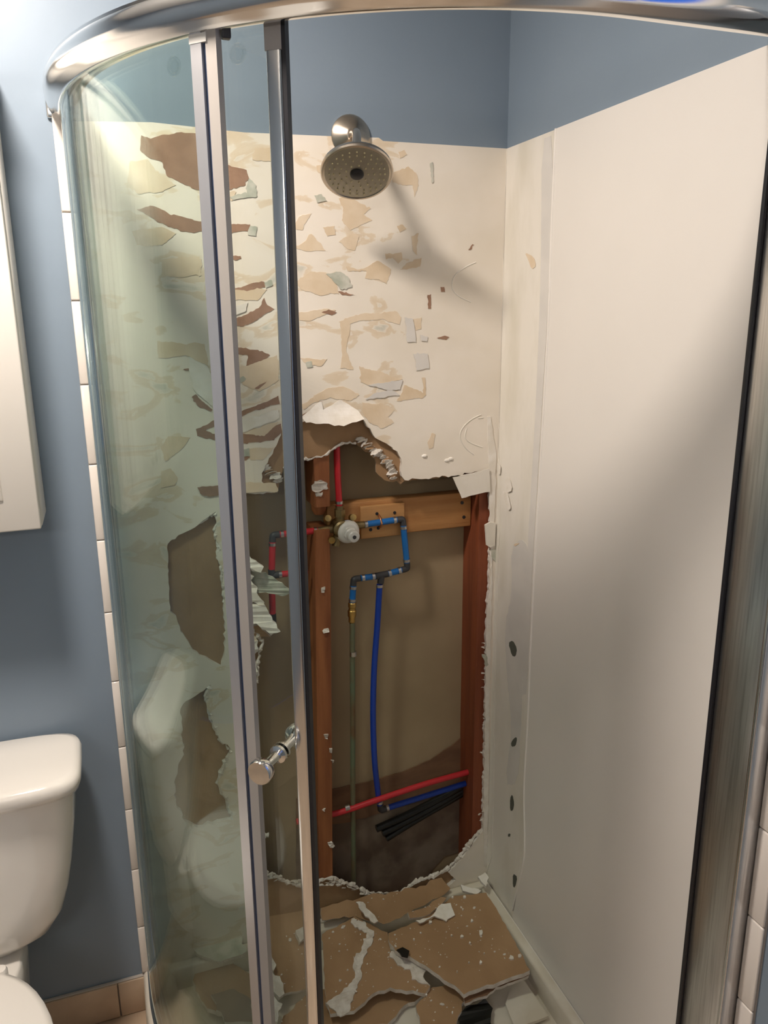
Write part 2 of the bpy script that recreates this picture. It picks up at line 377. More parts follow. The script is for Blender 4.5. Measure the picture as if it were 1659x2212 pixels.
# ================================================================== TORN BACK WALL OF THE SHOWER
H2 = [(478, 1072), (515, 1068), (560, 1066), (600, 1063), (603, 1045), (612, 1010), (630, 1000), (655, 992), (700, 985), (718, 972), (738, 958), (768, 957), (785, 973),
      (802, 985), (812, 1000), (812, 1020), (830, 1037), (850, 1042), (872, 1040), (920, 1034), (975, 1028), (1010, 1022), (1058, 1015), (1060, 1120), (1057, 1250),
      (1052, 1340), (1050, 1400), (1050, 1500), (1047, 1600), (1045, 1700), (1043, 1790), (1028, 1802), (1003, 1835), (988, 1855), (960, 1880), (930, 1893), (900, 1902),
      (862, 1928), (830, 1935), (790, 1928), (762, 1910), (740, 1905), (720, 1895), (695, 1900), (660, 1915), (620, 1905), (590, 1890), (565, 1880), (560, 1850), (556, 1812),
      (577, 1803), (560, 1795), (545, 1780), (540, 1700), (538, 1600), (535, 1520), (532, 1492), (552, 1470), (556, 1440), (560, 1400), (566, 1385), (555, 1368), (535, 1355), (528, 1300),
      (522, 1240), (512, 1195), (500, 1180), (495, 1150), (488, 1110)]
H1 = [(478, 1072), (515, 1068), (560, 1066), (600, 1063), (590, 1050), (565, 1040), (572, 1005), (585, 985), (600, 955), (612, 925), (640, 915), (665, 908), (700, 913), (735, 916), (783, 903),
      (792, 922), (806, 940), (835, 958), (858, 975), (868, 1000), (866, 1020), (874, 1037), (920, 1034), (975, 1028), (1010, 1022), (1058, 1015), (1060, 1120), (1057, 1250),
      (1052, 1340), (1050, 1400), (1050, 1500), (1047, 1600), (1045, 1700), (1043, 1794), (1030, 1812), (1006, 1843), (990, 1862), (968, 1884), (985, 1900), (955, 1925),
      (880, 1950), (800, 1972), (700, 1990), (630, 2000), (575, 1985), (560, 1930), (556, 1890), (552, 1850), (548, 1812), (570, 1803), (552, 1797),
      (540, 1782), (534, 1700), (531, 1600), (528, 1520), (526, 1490), (546, 1468), (550, 1440), (553, 1400), (558, 1386), (548, 1372), (528, 1358), (521, 1300),
      (515, 1240), (505, 1200), (494, 1185), (488, 1150), (482, 1110)]
PK1 = [(466, 1105), (430, 1132), (395, 1152), (362, 1175), (364, 1250), (368, 1322), (381, 1332), (384, 1345), (397, 1372), (412, 1397), (432, 1417), (456, 1428), (478, 1440), (486, 1400), (484, 1300), (479, 1225), (468, 1205), (473, 1185), (464, 1150), (469, 1130)]
PK2 = [(455, 1478), (430, 1497), (402, 1514), (390, 1530), (392, 1560), (397, 1630), (384, 1660), (376, 1690), (380, 1735), (400, 1775), (428, 1788), (470, 1775), (505, 1770), (488, 1725), (470, 1690), (480, 1660), (500, 1622), (472, 1592), (458, 1555), (444, 1503)]
h2 = jag(back2d(H2, .011), .0035, .008, 3); h1 = jag(back2d(H1, 0), .003, .008, 5)
pk1 = jag(back2d(PK1), .003, .01, 7); pk2 = jag(back2d(PK2), .004, .01, 8)
rect = [(-.957, .09), (0, .09), (0, ZL), (-.30, ZL), (-.31, ZL + .006), (-.36, ZL + .004), (-.60, ZL), (-.78, ZL + .008), (-.957, ZL)]
# right edge of H1/H2 stays a hand's breadth clear of the corner so that the outline remains simple
clampx = lambda l: [Vector((min(p.x, -.004), max(p.y, .1))) for p in l]
h1, h2 = clampx(h1), clampx(h2)
sheet = plate('drywall_sheet', rect, [h1, pk1, pk2], WALLF(-.0008), .0116, [M['sheet'], M['gypsum']], wall_back)
sheet['label'] = 'white drywall sheet scraped bare and broken open'
back = plate('backing_paper', [(-.957, .09), (0, .09), (0, ZL), (-.957, ZL)], [h2], WALLF(.0110), .0012, [M['brown'], M['gypsum']], wall_back)
back['label'] = 'brown paper backing left where the plaster broke off'
# crumbled plaster along the rim of the opening
def rim(pts2, y, r, seed, name):
    rnd = random.Random(seed); bm = bmesh.new()
    pts = [Vector((p[0] + rnd.gauss(0, .0015), y + rnd.gauss(0, .0012), p[1] + rnd.gauss(0, .0015))) for p in pts2]
    tube(bm, pts, [max(.0012, rnd.gauss(r, r * .35)) for _ in pts], 6)
    return obj(name, bm, M['gypsum'], wall_back)
def sub(pts, a, b):
    return [p for p in back2d(pts[a:b], .009)]
def dense(l, step=.006):
    out = []
    for a, b in zip(l[:-1], l[1:]):
        a, b = Vector(a), Vector(b); k = max(1, int((b - a).length / step)); out += [a.lerp(b, i / k) for i in range(k)]
    return out + [Vector(l[-1])]
rim(dense(sub(H2, 30, 52)), .007, .0052, 1, 'gypsum_rim'); rim(dense(sub(H2, 50, 69)), .006, .0045, 2, 'gypsum_rim')
rim(dense(sub(H2, 5, 12)), .009, .0028, 3, 'gypsum_rim')
rim(dense(back2d(PK1[14:], .004) + back2d(PK1[:2], .004)), .004, .004, 4, 'gypsum_rim')
rim(dense(back2d(PK2[12:], .004) + back2d(PK2[:1], .004)), .004, .005, 5, 'gypsum_rim')
# ragged steps of plaster on the upper right rim and left of the door stile
def crumbs(pxpoly, n, seed, y=0.004, r=(.003, .008), name='gypsum_crumbs'):
    rnd = random.Random(seed); pl = back2d(pxpoly, y); bm = bmesh.new(); a = 0
    for i in range(n):
        t = rnd.random() * (len(pl) - 1); k = int(t); p = Vector(pl[k]).lerp(Vector(pl[k + 1]), t - k)
        s = rnd.uniform(*r)
        mt = Matrix.Translation((p.x + rnd.gauss(0, .006), y + rnd.uniform(-.002, .003), p.y + rnd.gauss(0, .006))) @ Matrix.Rotation(rnd.gauss(.25, .25), 4, 'Y') @ Matrix.Diagonal((s * 1.7, s * .5, s * .55, 1))
        bmesh.ops.create_icosphere(bm, subdivisions=1, radius=1, matrix=mt)
    for v in bm.verts: v.co += Vector((rnd.gauss(0, .0017), rnd.gauss(0, .001), rnd.gauss(0, .0012)))
    return tag(obj(name, bm, M['gypsum'], wall_back), kind='stuff')
def ridges(pxpath, n, ln, h, seed):
    rnd = random.Random(seed); pl = back2d(pxpath, .004)
    for i in range(n):
        t = (i + rnd.uniform(-.2, .2)) / n * (len(pl) - 1); t = min(max(t, 0), len(pl) - 1.001); k = int(t); c = Vector(pl[k]).lerp(Vector(pl[k + 1]), t - k)
        L_ = ln * rnd.uniform(.6, 1.15); H_ = h * rnd.uniform(.6, 1.3); a = rnd.gauss(.28, .18); ca, sa = math.cos(a), math.sin(a)
        q = [(-L_ / 2, -H_ * .2), (-L_ * .2, -H_ * .5), (L_ * .35, -H_ * .35), (L_ / 2, H_ * .1), (L_ * .2, H_ * .5), (-L_ * .3, H_ * .4)]
        out = ragged([(c.x + x * ca - z * sa, c.y + x * sa + z * ca) for x, z in q], .0012, .0009, seed * 50 + i)
        plate('gypsum_ridge', out, [], WALLF(.0035 + rnd.uniform(-.004, .003)), .006, [M['gypsum'] if rnd.random() < .8 else M['brown'], M['gypsum']], wall_back, bulge=lambda p, c=c, s_=rnd.choice((-.5, .3, .5)): (p[1] - c.y) * s_ + (p[0] - c.x) * .12)
ridges([(778, 948), (800, 968), (828, 988), (846, 1012), (850, 1038)], 20, .026, .0075, 11)
ridges([(570, 1008), (585, 1022), (598, 1030), (604, 1046)], 9, .026, .008, 12)
crumbs([(570, 1890), (620, 1908), (690, 1905), (730, 1905), (760, 1918), (800, 1935), (850, 1938)], 60, 13, .004, (.003, .007))
crumbs([(1052, 1320), (1048, 1500), (1046, 1640), (1044, 1780)], 30, 14, .002, (.0015, .004))

# ---- torn paper patches
NPATCH = [0]
def patch(pts, m, y=-.0004, amp=.003, seed=None, name='torn_paper_patch', th=.0006):
    s = seed if seed is not None else int(sum(p[0] + 3 * p[1] for p in pts))
    pl = ragged(back2d(pts), amp * 1.3, .0016, s); NPATCH[0] += 1; y -= .0008 + .00001 * NPATCH[0]
    return plate(name, pl, [], WALLF(y), th, m, wall_back)
BROWN = [
 k1((610, 585), (650, 600), (740, 580), (830, 575), (920, 600), (965, 660), (940, 690), (1000, 720), (1065, 735), (1075, 770), (1060, 800), (1000, 820), (930, 830), (850, 820), (780, 790), (720, 760), (700, 700), (640, 680), (605, 650)),
 k1((590, 905), (660, 890), (740, 930), (820, 945), (940, 960), (1080, 970), (1085, 1000), (1000, 1010), (900, 1000), (780, 1000), (720, 975), (640, 930)),
 k3((940, 240), (1230, 195), (1235, 235), (1120, 275), (1000, 270)),
 k3((960, 490), (1100, 430), (1200, 370), (1230, 310), (1250, 360), (1300, 390), (1180, 470), (1080, 515), (980, 500)),
 k3((960, 660), (1080, 670), (1215, 690), (1270, 720), (1160, 800), (1060, 890), (1030, 880), (1100, 800), (1110, 720), (1060, 715), (970, 715)),
 k3((870, 1170), (1000, 1135), (1150, 1090), (1330, 1010), (1340, 1070), (1150, 1120), (1010, 1190), (880, 1200)),
 k3((880, 1290), (1010, 1300), (1100, 1275), (1200, 1300), (1350, 1210), (1355, 1270), (1300, 1330), (1150, 1345), (1010, 1355), (880, 1340)),
 k3((710, 1020), (740, 1000), (800, 1060), (860, 1110), (850, 1125), (760, 1090)),
 k3((740, 1250), (870, 1185), (880, 1230), (810, 1260), (880, 1285), (880, 1330), (790, 1310), (750, 1300)),
 k3((1030, 1475), (1080, 1440), (1130, 1445), (1100, 1475)),
 k3((960, 10), (1060, 10), (1065, 30), (1020, 42)),
 k4((300, 1355), (350, 1335), (405, 1355), (370, 1375)), k4((415, 1210), (470, 1215), (535, 1240), (440, 1235)),
 k4((1030, 1235), (1055, 1230), (1055, 1330), (1035, 1330)), k4((1095, 1532), (1150, 1515), (1180, 1525), (1160, 1545)),
 k4((1120, 1180), (1145, 1180), (1150, 1215), (1125, 1215)), k4((1310, 925), (1340, 885), (1350, 890), (1325, 925)),
 k3((650, 820), (690, 815), (690, 830), (660, 830)), k3((1160, 960), (1250, 900), (1240, 920), (1180, 965)),
 k5((155, 470), (300, 368), (303, 378), (165, 475)),
]
for i, b in enumerate(BROWN): patch(b, M['brown_red'], -.0008)
TAN = [
 k4((420, 570), (480, 540), (560, 600), (640, 640), (590, 680), (650, 720), (560, 760), (500, 790), (440, 720), (450, 640)),
 k4((780, 400), (900, 350), (960, 410), (970, 480), (940, 560), (930, 480), (860, 480), (790, 460)),
 k4((100, 760), (160, 690), (230, 675), (190, 740), (170, 790), (110, 780)),
 k4((180, 870), (230, 815), (280, 870), (330, 930), (200, 935), (100, 910)),
 k4((420, 870), (520, 810), (560, 830), (530, 930), (480, 920)),
 k4((740, 950), (850, 940), (860, 990), (830, 1020), (790, 980), (745, 990)),
 k4((470, 1040), (560, 1060), (680, 1000), (780, 1060), (750, 1160), (700, 1130), (600, 1120), (610, 1070), (480, 1070)),
 k4((840, 1060), (900, 1010), (990, 980), (980, 1040), (900, 1055)),
 k4((130, 1140), (220, 1075), (330, 1080), (400, 1150), (420, 1230), (300, 1240), (160, 1200)),
 k4((130, 1350), (330, 1330), (400, 1340), (300, 1380), (150, 1410)),
 k4((600, 1360), (820, 1350), (850, 1390), (840, 1440), (720, 1400), (560, 1410), (420, 1420), (480, 1395)),
 k4((430, 1420), (500, 1400), (480, 1560), (490, 1680), (520, 1750), (430, 1740), (440, 1600)),
 k4((930, 1400), (990, 1390), (985, 1470), (950, 1480)), k4((830, 250), (870, 235), (890, 270), (840, 295)),
 k4((310, 770), (390, 760), (400, 820), (340, 830)), k4((265, 345), (305, 340), (310, 395), (275, 390)),
 k5((560, 130), (660, 160), (860, 220), (760, 240), (640, 270), (570, 240)),
 k5((870, 260), (950, 290), (1020, 320), (1000, 350), (900, 360), (820, 370), (850, 320)),
 k5((580, 380), (720, 390), (800, 430), (760, 480), (800, 520), (720, 560), (630, 520), (590, 460)),
 k5((150, 400), (250, 330), (350, 280), (450, 270), (560, 330), (500, 370), (350, 350), (250, 380), (180, 430)),
 k5((1030, 660), (1060, 590), (1085, 600), (1070, 690), (1040, 700)), k5((990, 210), (1015, 210), (1020, 330), (1000, 340)),
 k5((150, 75), (340, 80), (300, 130), (200, 120)), k4((920, 830), (970, 810), (960, 960), (930, 930)), k4((820, 760), (860, 750), (885, 780), (840, 805)),
 k3((970, 260), (1250, 250), (1180, 330), (960, 320)), k3((1000, 830), (1320, 720), (1330, 900), (1190, 980), (1090, 940)), k3((1010, 1280), (1330, 1200), (1230, 1300)),
 k3((1120, 1390), (1300, 1380), (1220, 1470), (1130, 1470)), k3((540, 1300), (700, 1310), (650, 1380), (520, 1480), (490, 1380)),
 k3((510, 40), (780, 30), (780, 90), (520, 130)), k3((460, 620), (800, 640), (830, 800), (660, 720), (470, 740)), k3((490, 1550), (560, 1530), (610, 1600), (590, 1650), (490, 1670)),
 k1((560, 700), (640, 690), (700, 760), (760, 800), (690, 830), (600, 840), (550, 780)), k1((1100, 640), (1200, 640), (1180, 700), (1090, 690)),
 k1((570, 1000), (700, 980), (760, 1010), (700, 1060), (590, 1060)), k1((950, 830), (1020, 830), (1000, 870), (950, 860)), k1((700, 1120), (860, 1110), (870, 1190), (700, 1195)),
]
for b in TAN: patch(b, M['tan'], -.0004)
GREEN = [k4((330, 1090), (430, 1075), (490, 1120), (510, 1180), (440, 1200), (380, 1140)), k4((250, 550), (300, 540), (340, 590), (270, 600)), k4((1045, 330), (1065, 320), (1070, 460), (1058, 465), (1050, 380)),
 k1((1075, 770), (1105, 800), (1110, 850), (1075, 855), (1060, 815)), k1((1080, 975), (1110, 980), (1105, 1020), (1070, 1015)), k3((1230, 200), (1280, 180), (1290, 220), (1240, 240)),
 k3((1010, 1410), (1120, 1385), (1125, 1445), (1060, 1450), (1020, 1470)), k3((1030, 900), (1080, 870), (1100, 890), (1050, 920)), k4((190, 1700), (230, 1690), (240, 1730), (200, 1735)), k1((990, 850), (1060, 830), (1080, 850), (1010, 865))]
for b in GREEN: patch(b, M['grey_green'], -.0010)
for b in [k4((930, 1640), (1030, 1640), (1040, 1740), (950, 1755)), k4((870, 1390), (930, 1400), (950, 1560), (890, 1560)), k5((600, 360), (680, 310), (800, 300), (840, 330), (700, 350)), k5((620, 260), (760, 240), (860, 225), (840, 290), (780, 300), (700, 280)),
          k4((980, 1510), (1030, 1520), (1025, 1555), (985, 1550))]: patch(b, M['grey'], -.0012)
for b in [k3((690, 730), (820, 800), (870, 960), (870, 1100), (790, 1030), (720, 960), (690, 830)), k3((985, 380), (1110, 340), (1100, 400), (985, 450)), k3((1010, 1210), (1330, 1110), (1340, 1170), (1010, 1290))]:
    patch(b, M['paper_white'], -.0014)
# tan strip of bare board edge under the upper left rim
patch(k3((1040, 1640), (1310, 1635), (1330, 1690), (1300, 1705), (1040, 1715)), M['tan'], -.0022, name='bare_board_strip'); patch(k3((750, 1665), (910, 1650), (1035, 1645), (1035, 1718), (910, 1720), (830, 1735), (770, 1710)), M['brown_red'], -.0018, name='bare_board_strip')
# curling flap of white paper above the opening
fl = jag(back2d(k5((155, 478), (300, 372), (310, 430), (430, 362), (545, 432), (582, 488), (430, 532), (300, 517), (180, 512))), .002, .01, 4)
zt = max(p.y for p in fl); zb = min(p.y for p in fl)
plate('paper_flap', fl, [], WALLF(-.002), .0014, M['paper_white'], wall_back, bulge=lambda p: .028 * max(0, (zt - p.y) / (zt - zb)) ** 2)['label'] = 'white paper flap curling out above the opening'
# length of paper tape hanging at the upper right corner of the opening
tp = jag(back2d([(975, 1030), (1016, 1022), (1056, 1012), (1058, 1062), (1024, 1068), (995, 1075)], -.004), .0012, .012, 9)
plate('paper_flap', tp, [], WALLF(-.006), .0015, M['cream'], wall_back, bulge=lambda p: .006 * (-p[0] * 8) if p[0] > -.12 else .006)['label'] = 'cream paper tape hanging at the upper right corner of the opening'
# glue beads left as faint arcs
for pts in (k5((1400, 465), (1330, 500), (1270, 560), (1255, 620), (1290, 690), (1350, 740)), k5((1300, 560), (1290, 620), (1330, 660), (1410, 690)), k4((1365, 1010), (1300, 1040), (1220, 1100), (1200, 1180), (1240, 1240), (1330, 1285)), k5((1380, 490), (1415, 485))):
    tubeobj('glue_bead', smoothpts([Vector((a, -.0005, b)) for a, b in back2d(pts)], 4), .0016, M['cream'], wall_back, 6)
for (x, y) in k5((1165, 780)) + k5((1010, 750)) + k5((1190, 770)):
    q = P((x, y), 1, 0); bm = bmesh.new(); bmesh.ops.create_icosphere(bm, subdivisions=2, radius=1, matrix=Matrix.Translation(q) @ Matrix.Diagonal((.008, .004, .005, 1))); obj('gypsum_chip', bm, M['paper_white'], wall_back, smooth=60)
# crumpled plaster hanging at the left rim, seen through the door glass
def hang(pts, y0, tilt, th, m, seed, amp=.003):
    pl = jag(back2d(pts, y0), amp, .008, seed); xm = sum(p.x for p in pl) / len(pl)
    return plate('torn_gypsum_flap', pl, [], WALLF(y0), th, m, wall_back, bulge=lambda p: (p[0] - xm) * tilt + .003 * math.sin(p[1] * 95 + p[0] * 60) + .0015 * math.sin(p[1] * 230 - p[0] * 180))
GY = [M['paper_white'], M['gypsum']]
hang(r1((1190, 330), (1240, 320), (1290, 375), (1345, 405), (1330, 435), (1290, 435), (1240, 400), (1190, 380)), -.012, .3, .012, GY, 31)
hang(r1((1290, 445), (1360, 440), (1420, 480), (1478, 515), (1450, 550), (1360, 545), (1300, 560), (1270, 500)), -.004, .5, .003, [M['grey_green'], M['gypsum']], 32)
hang(r1((1170, 400), (1240, 410), (1300, 460), (1310, 540), (1350, 590), (1330, 610), (1260, 600), (1180, 590)), -.006, .2, .011, GY, 33, .006)
hang(r1((1180, 600), (1280, 610), (1350, 600), (1390, 680), (1425, 725), (1380, 755), (1310, 700), (1250, 730), (1180, 720)), -.014, .4, .012, GY, 34, .005)
hang(r1((1260, 740), (1320, 710), (1385, 770), (1300, 770)), -.002, .2, .01, [M['brown'], M['gypsum']], 35)
hang(r1((1190, 770), (1320, 790), (1320, 830), (1300, 880), (1320, 960), (1270, 1000), (1200, 1010)), -.001, .05, .011, GY, 36, .004)

# ---- timber in the opening
def stud(name, xt, xb, zt, zb, w, m, y0=.0132, y1=.1018, roundtop=0):
    bm = bmesh.new(); n = 10; rows = []
    for k in range(n + 1):
        t = k / n; z = zb + (zt - zb) * t; x = xb + (xt - xb) * t
        rows.append([bm.verts.new(c) for c in ((x - w / 2, y0, z), (x + w / 2, y0, z), (x + w / 2, y1, z), (x - w / 2, y1, z))])
    for a, b in zip(rows[:-1], rows[1:]):
        for k in range(4): bm.faces.new((a[k], a[(k + 1) % 4], b[(k + 1) % 4], b[k]))
    bm.faces.new(rows[0]); bm.faces.new(rows[-1])
    bmesh.ops.bevel(bm, geom=[e for e in bm.edges if abs((e.verts[0].co - e.verts[1].co).z) > .01], offset=.003, segments=2, affect='EDGES')
    return obj(name, bm, m, wall_back, smooth=50)
s1 = stud('stud', -.4545, -.4545, CEIL - .041, 1.262, .038, M['stud'])
s2 = stud('stud', -.457, -.481, 1.205, .041, .038, M['stud'])
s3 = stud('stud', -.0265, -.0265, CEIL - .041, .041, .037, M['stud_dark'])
latheobj('stud_end', [(0, 0), (.012, .003), (.018, .014), (.019, .03)], (-.4545, .052, 1.233), (0, 0, 1), M['stud'], wall_back)
stud('stud', -.93, -.93, CEIL - .041, .041, .038, M['stud'])
# pale mortar and old drywall bits sticking to the middle stud
for i, pts in enumerate((k5((235, 955), (255, 925), (300, 915), (345, 940), (348, 975), (300, 990), (285, 1005), (240, 990)), k5((260, 1010), (310, 1000), (300, 1030), (265, 1030)), r3((292, 40), (330, 22), (335, 45), (300, 60)), r3((300, 715), (330, 712), (325, 745), (305, 740)), r3((335, 805), (355, 805), (352, 835), (338, 830)), r3((325, 1420), (350, 1410), (372, 1440), (345, 1455)), r3((345, 880), (365, 880), (360, 900)), r3((290, 1205), (312, 1195), (305, 1215)), k5((300, 1660), (325, 1650), (320, 1690), (300, 1690)))):
    plate('mortar_scrap', ragged(back2d(pts, .011), .003, .002, 300 + i), [], WALLF(.0105), .004, M['gypsum'], wall_back, bulge=lambda p: .0015 * math.sin(p[0] * 700) + .0015 * math.sin(p[1] * 900))
bl = boxobj('blocking', (-.4335, .055, 1.163), (-.0465, .093, 1.255), M['pine'], wall_back, .003); bl['label'] = 'pine board nailed across between the two studs'
for (x, y) in ((998, 1086), (1002, 1117)):
    q = P((x, y), 1, .055); latheobj('nail_hole', [(0, .003), (.0045, .0025), (.0045, 0)], q + Vector((0, .0012, 0)), (0, -1, 0), M['black'], bl, 12)
pb0, pb1 = P((780, 1165), 1, .043), P((874, 1086), 1, .043)
blk = boxobj('fixing_block', (pb0.x, .043, pb0.z), (pb1.x, .0549, pb1.z), M['pine_light'], wall_back, .002); blk['label'] = 'small pale pine block screwed to the board'
for (x, y) in k5((683, 1147), (805, 1140), (640, 1258), (692, 1246)):
    q = P((x, y), 1, .043); latheobj('screw_hole', [(0, .003), (.004, .0025), (.004, 0)], q + Vector((0, .0012, 0)), (0, -1, 0), M['black'], blk, 12)
# dark kraft paper at the foot of the cavity and dirty paper below it
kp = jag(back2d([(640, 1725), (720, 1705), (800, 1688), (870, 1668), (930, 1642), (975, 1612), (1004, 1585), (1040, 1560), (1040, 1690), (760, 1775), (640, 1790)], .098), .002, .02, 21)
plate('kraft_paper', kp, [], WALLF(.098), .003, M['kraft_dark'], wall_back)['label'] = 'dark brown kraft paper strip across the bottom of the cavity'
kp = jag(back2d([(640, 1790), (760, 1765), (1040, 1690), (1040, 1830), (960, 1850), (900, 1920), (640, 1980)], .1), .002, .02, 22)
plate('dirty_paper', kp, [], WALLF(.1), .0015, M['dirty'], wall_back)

# ================================================================== RIGHT WALL LININGS
# white wall panel: its free edge wanders, widening towards the base
pe = right2d([(1205, 289), (1196, 500), (1189, 700), (1172, 1000), (1160, 1200), (1150, 1400), (1144, 1550), (1136, 1700), (1137, 1800), (1136, 1850), (1126, 1900), (1110, 1965)])
pe = [(a, b) for a, b in pe]
outl = [(-.80, ZL), ] + [(pe[0][0], ZL)] + pe[1:-1] + [(pe[-1][0], .10), (-.80, .10)]
pan = plate('wall_panel', [Vector(p) for p in outl], [], RIGHTF(-.005), .0045, M['panel'], wall_right); pan['label'] = 'smooth white shower wall panel'
tubeobj('caulk_bead', smoothpts([Vector((-.0045, a, b)) for a, b in [(pe[0][0], ZL)] + pe[1:]], 4), .0032, M['caulk'], wall_right, 8)
strip = [Vector(p) for p in ((-.3, ZL), (-.3, .10), (-.002, .10), (-.002, ZL))]
old = plate('bare_wall_strip', strip, [], RIGHTF(-.0012), .001, M['cream'], wall_right); old['label'] = 'strip of old cream wall beside the corner'
def rpatch(pts, m, x=-.0018, amp=.002, name='torn_paper_patch'):
    pl = jag(chaikin(right2d(pts)), amp, .008, int(pts[0][0] * 7 + pts[0][1])); return plate(name, pl, [], RIGHTF(x), .0006, m, wall_right)
rpatch([(1172, 301), (1198, 291), (1188, 620), (1165, 1000), (1150, 1250), (1140, 1500), (1128, 1500), (1140, 1200), (1158, 900), (1170, 600)], M['grey'], -.0021, .0005, 'adhesive_strip')
rpatch(r5((265, 700), (340, 660), (370, 800), (345, 1000), (330, 1300), (320, 1700), (300, 2000), (230, 2000), (270, 1700), (240, 1400), (230, 1150), (270, 950)), M['grey'], -.0016)
for b in (r5((250, 1230), (275, 1215), (298, 1260), (290, 1305), (270, 1300)), r5((265, 1770), (290, 1740), (298, 1750), (290, 1790), (268, 1795)), r6((260, 310), (272, 290), (282, 340), (275, 380), (260, 380)), r6((250, 505), (262, 505), (258, 522), (248, 520)), r6((275, 720), (300, 740), (285, 800), (275, 790))):
    rpatch(b, M['grey_green'] if b[0][1] > 1900 else M['gap'], -.0022, .001, 'dark_spot')
for b in (r5((190, 250), (215, 260), (212, 320), (195, 300)), r5((240, 325), (262, 330), (280, 400), (245, 415)), r5((222, 405), (250, 410), (265, 470), (270, 500), (255, 510), (238, 460))):
    rpatch(b, M['paper_white'], -.005, .001, 'torn_gypsum_chip')
for b in (k2((610, 1090), (650, 1110), (660, 1150), (640, 1165), (625, 1120)), r5((285, 690), (315, 685), (290, 705), (280, 700))):
    rpatch(b, M['tan'], -.0022, .001)
# ragged corner strip
cs = jag(right2d([(1097, 322), (1090, 500), (1078, 900), (1082, 1100), (1075, 1300), (1070, 1500), (1068, 1700), (1064, 1850), (1057, 1870)]) + [(-.001, .13), (-.001, ZL)], .002, .03, 3)
plate('corner_tape', [Vector(p) for p in cs], [], RIGHTF(-.0025), .0012, M['cream'], wall_right)
cs2 = jag(back2d([(1052, 900), (1060, 900), (1072, 980), (1068, 1120), (1063, 1250), (1058, 1500), (1054, 1800), (1053, 1870), (1046, 1870), (1046, 1700), (1049, 1500), (1051, 1330), (1062, 1240), (1058, 1100), (1056, 1000)], -.003), .0018, .012, 41)
plate('corner_tape', cs2, [], WALLF(-.003), .002, M['paper_white'], wall_back)
cs3 = jag(back2d(r5((122, 590), (150, 575), (180, 580), (175, 700), (150, 712), (130, 700)), -.008), .001, .012, 42)
plate('torn_gypsum_chip', cs3, [], WALLF(-.008), .006, M['cream'], wall_back)
for b in (r5((150, 720), (200, 730), (205, 760), (180, 800), (160, 770)), r5((105, 1295), (130, 1300), (140, 1350), (125, 1360))):
    plate('torn_gypsum_chip', jag(back2d(b, -.004), .002, .006, 43), [], WALLF(-.004), .004, M['grey_green'], wall_back)

# ================================================================== SHOWER BASE
base = empty('shower_tray', 'white curved acrylic shower base littered with rubble', 'shower base')
sweep('curb', [(-.065, .045), (-.058, .10), (-.05, .113), (-.04, .1148), (.0, .1148), (.010, .111), (.015, .10), (.018, .0)], M['acrylic'], base, smooth=60)
bm = bmesh.new(); loop = pathpts(-.06); vs = [bm.verts.new((p.x, p.y, .05)) for p in loop] + [bm.verts.new((-.002, -.002, .05))]
bm.faces.new(vs); r = bmesh.ops.extrude_face_region(bm, geom=list(bm.faces)); [setattr(v.co, 'z', .02) for v in r['geom'] if isinstance(v, bmesh.types.BMVert)]
obj('pan', bm, M['acrylic'], base)
boxobj('wall_rim', (-.034, -.79, .045), (-.0055, -.0305, .1148), M['acrylic'], base, .007)
boxobj('wall_rim', (-.955, -.030, .045), (-.0055, -.0025, .1148), M['acrylic'], base, .007)
tubeobj('caulk_bead', [(-.0095, -.012, .1100), (-.0095, -.3, .1100), (-.0095, -.74, .1100)], .0042, M['caulk'], base, 8)

# ================================================================== SHOWER ENCLOSURE
enc = empty('shower_enclosure', 'curved glass shower enclosure with polished aluminium frame and sliding door', 'shower enclosure')
rail = [(-.0045, ZL + .016), (-.0045, ZL), (.001, ZL), (.004, ZL + .001), (.007, ZL + .005), (.015, ZL + .009), (.021, ZL + .017), (.0235, ZL + .026), (.0225, ZL + .036), (.019, ZL + .044), (.0155, ZL + .0465), (.0155, ZL + .0505), (.010, ZL + .0525), (-.030, ZL + .0525), (-.036, ZL + .048), (-.036, ZL + .012), (-.031, ZL + .012), (-.031, ZL + .016)]
sweep('top_rail', rail, M['rail_chrome'], enc, n=96, smooth=35, end=.0005)
sweep('bottom_track', [(-.036, .1155), (.004, .1155), (.004, .128), (-.001, .131), (-.031, .131), (-.036, .128)], M['chrome'], enc, n=96, end=.0005)
boxobj('rail_end', (-.9705, -.009, ZL + .003), (-.912, -.0008, ZL + .0535), M['rail_chrome'], enc, .0035)
# left wall jamb
boxobj('wall_jamb', (-.944, -.034, .131), (-.925, -.0085, ZL + .012), M['chrome'], enc, .002)
boxobj('wall_jamb', (-.937, -.046, .131), (-.932, -.0345, ZL + .012), M['alu'], enc, .001)
# right wall jamb with strike and black magnetic seal
j = boxobj('wall_jamb', (-.038, -.919, .117), (-.0004, -.832, ZL - .006), M['alu_streak'], enc, .002)
boxobj('jamb_lip', (-.0405, -.921, .117), (-.0381, -.914, ZL - .006), M['alu'], j, .001)
boxobj('magnetic_seal', (-.0425, -.8318, .117), (-.0355, -.825, ZL - .006), M['black'], j, .001)
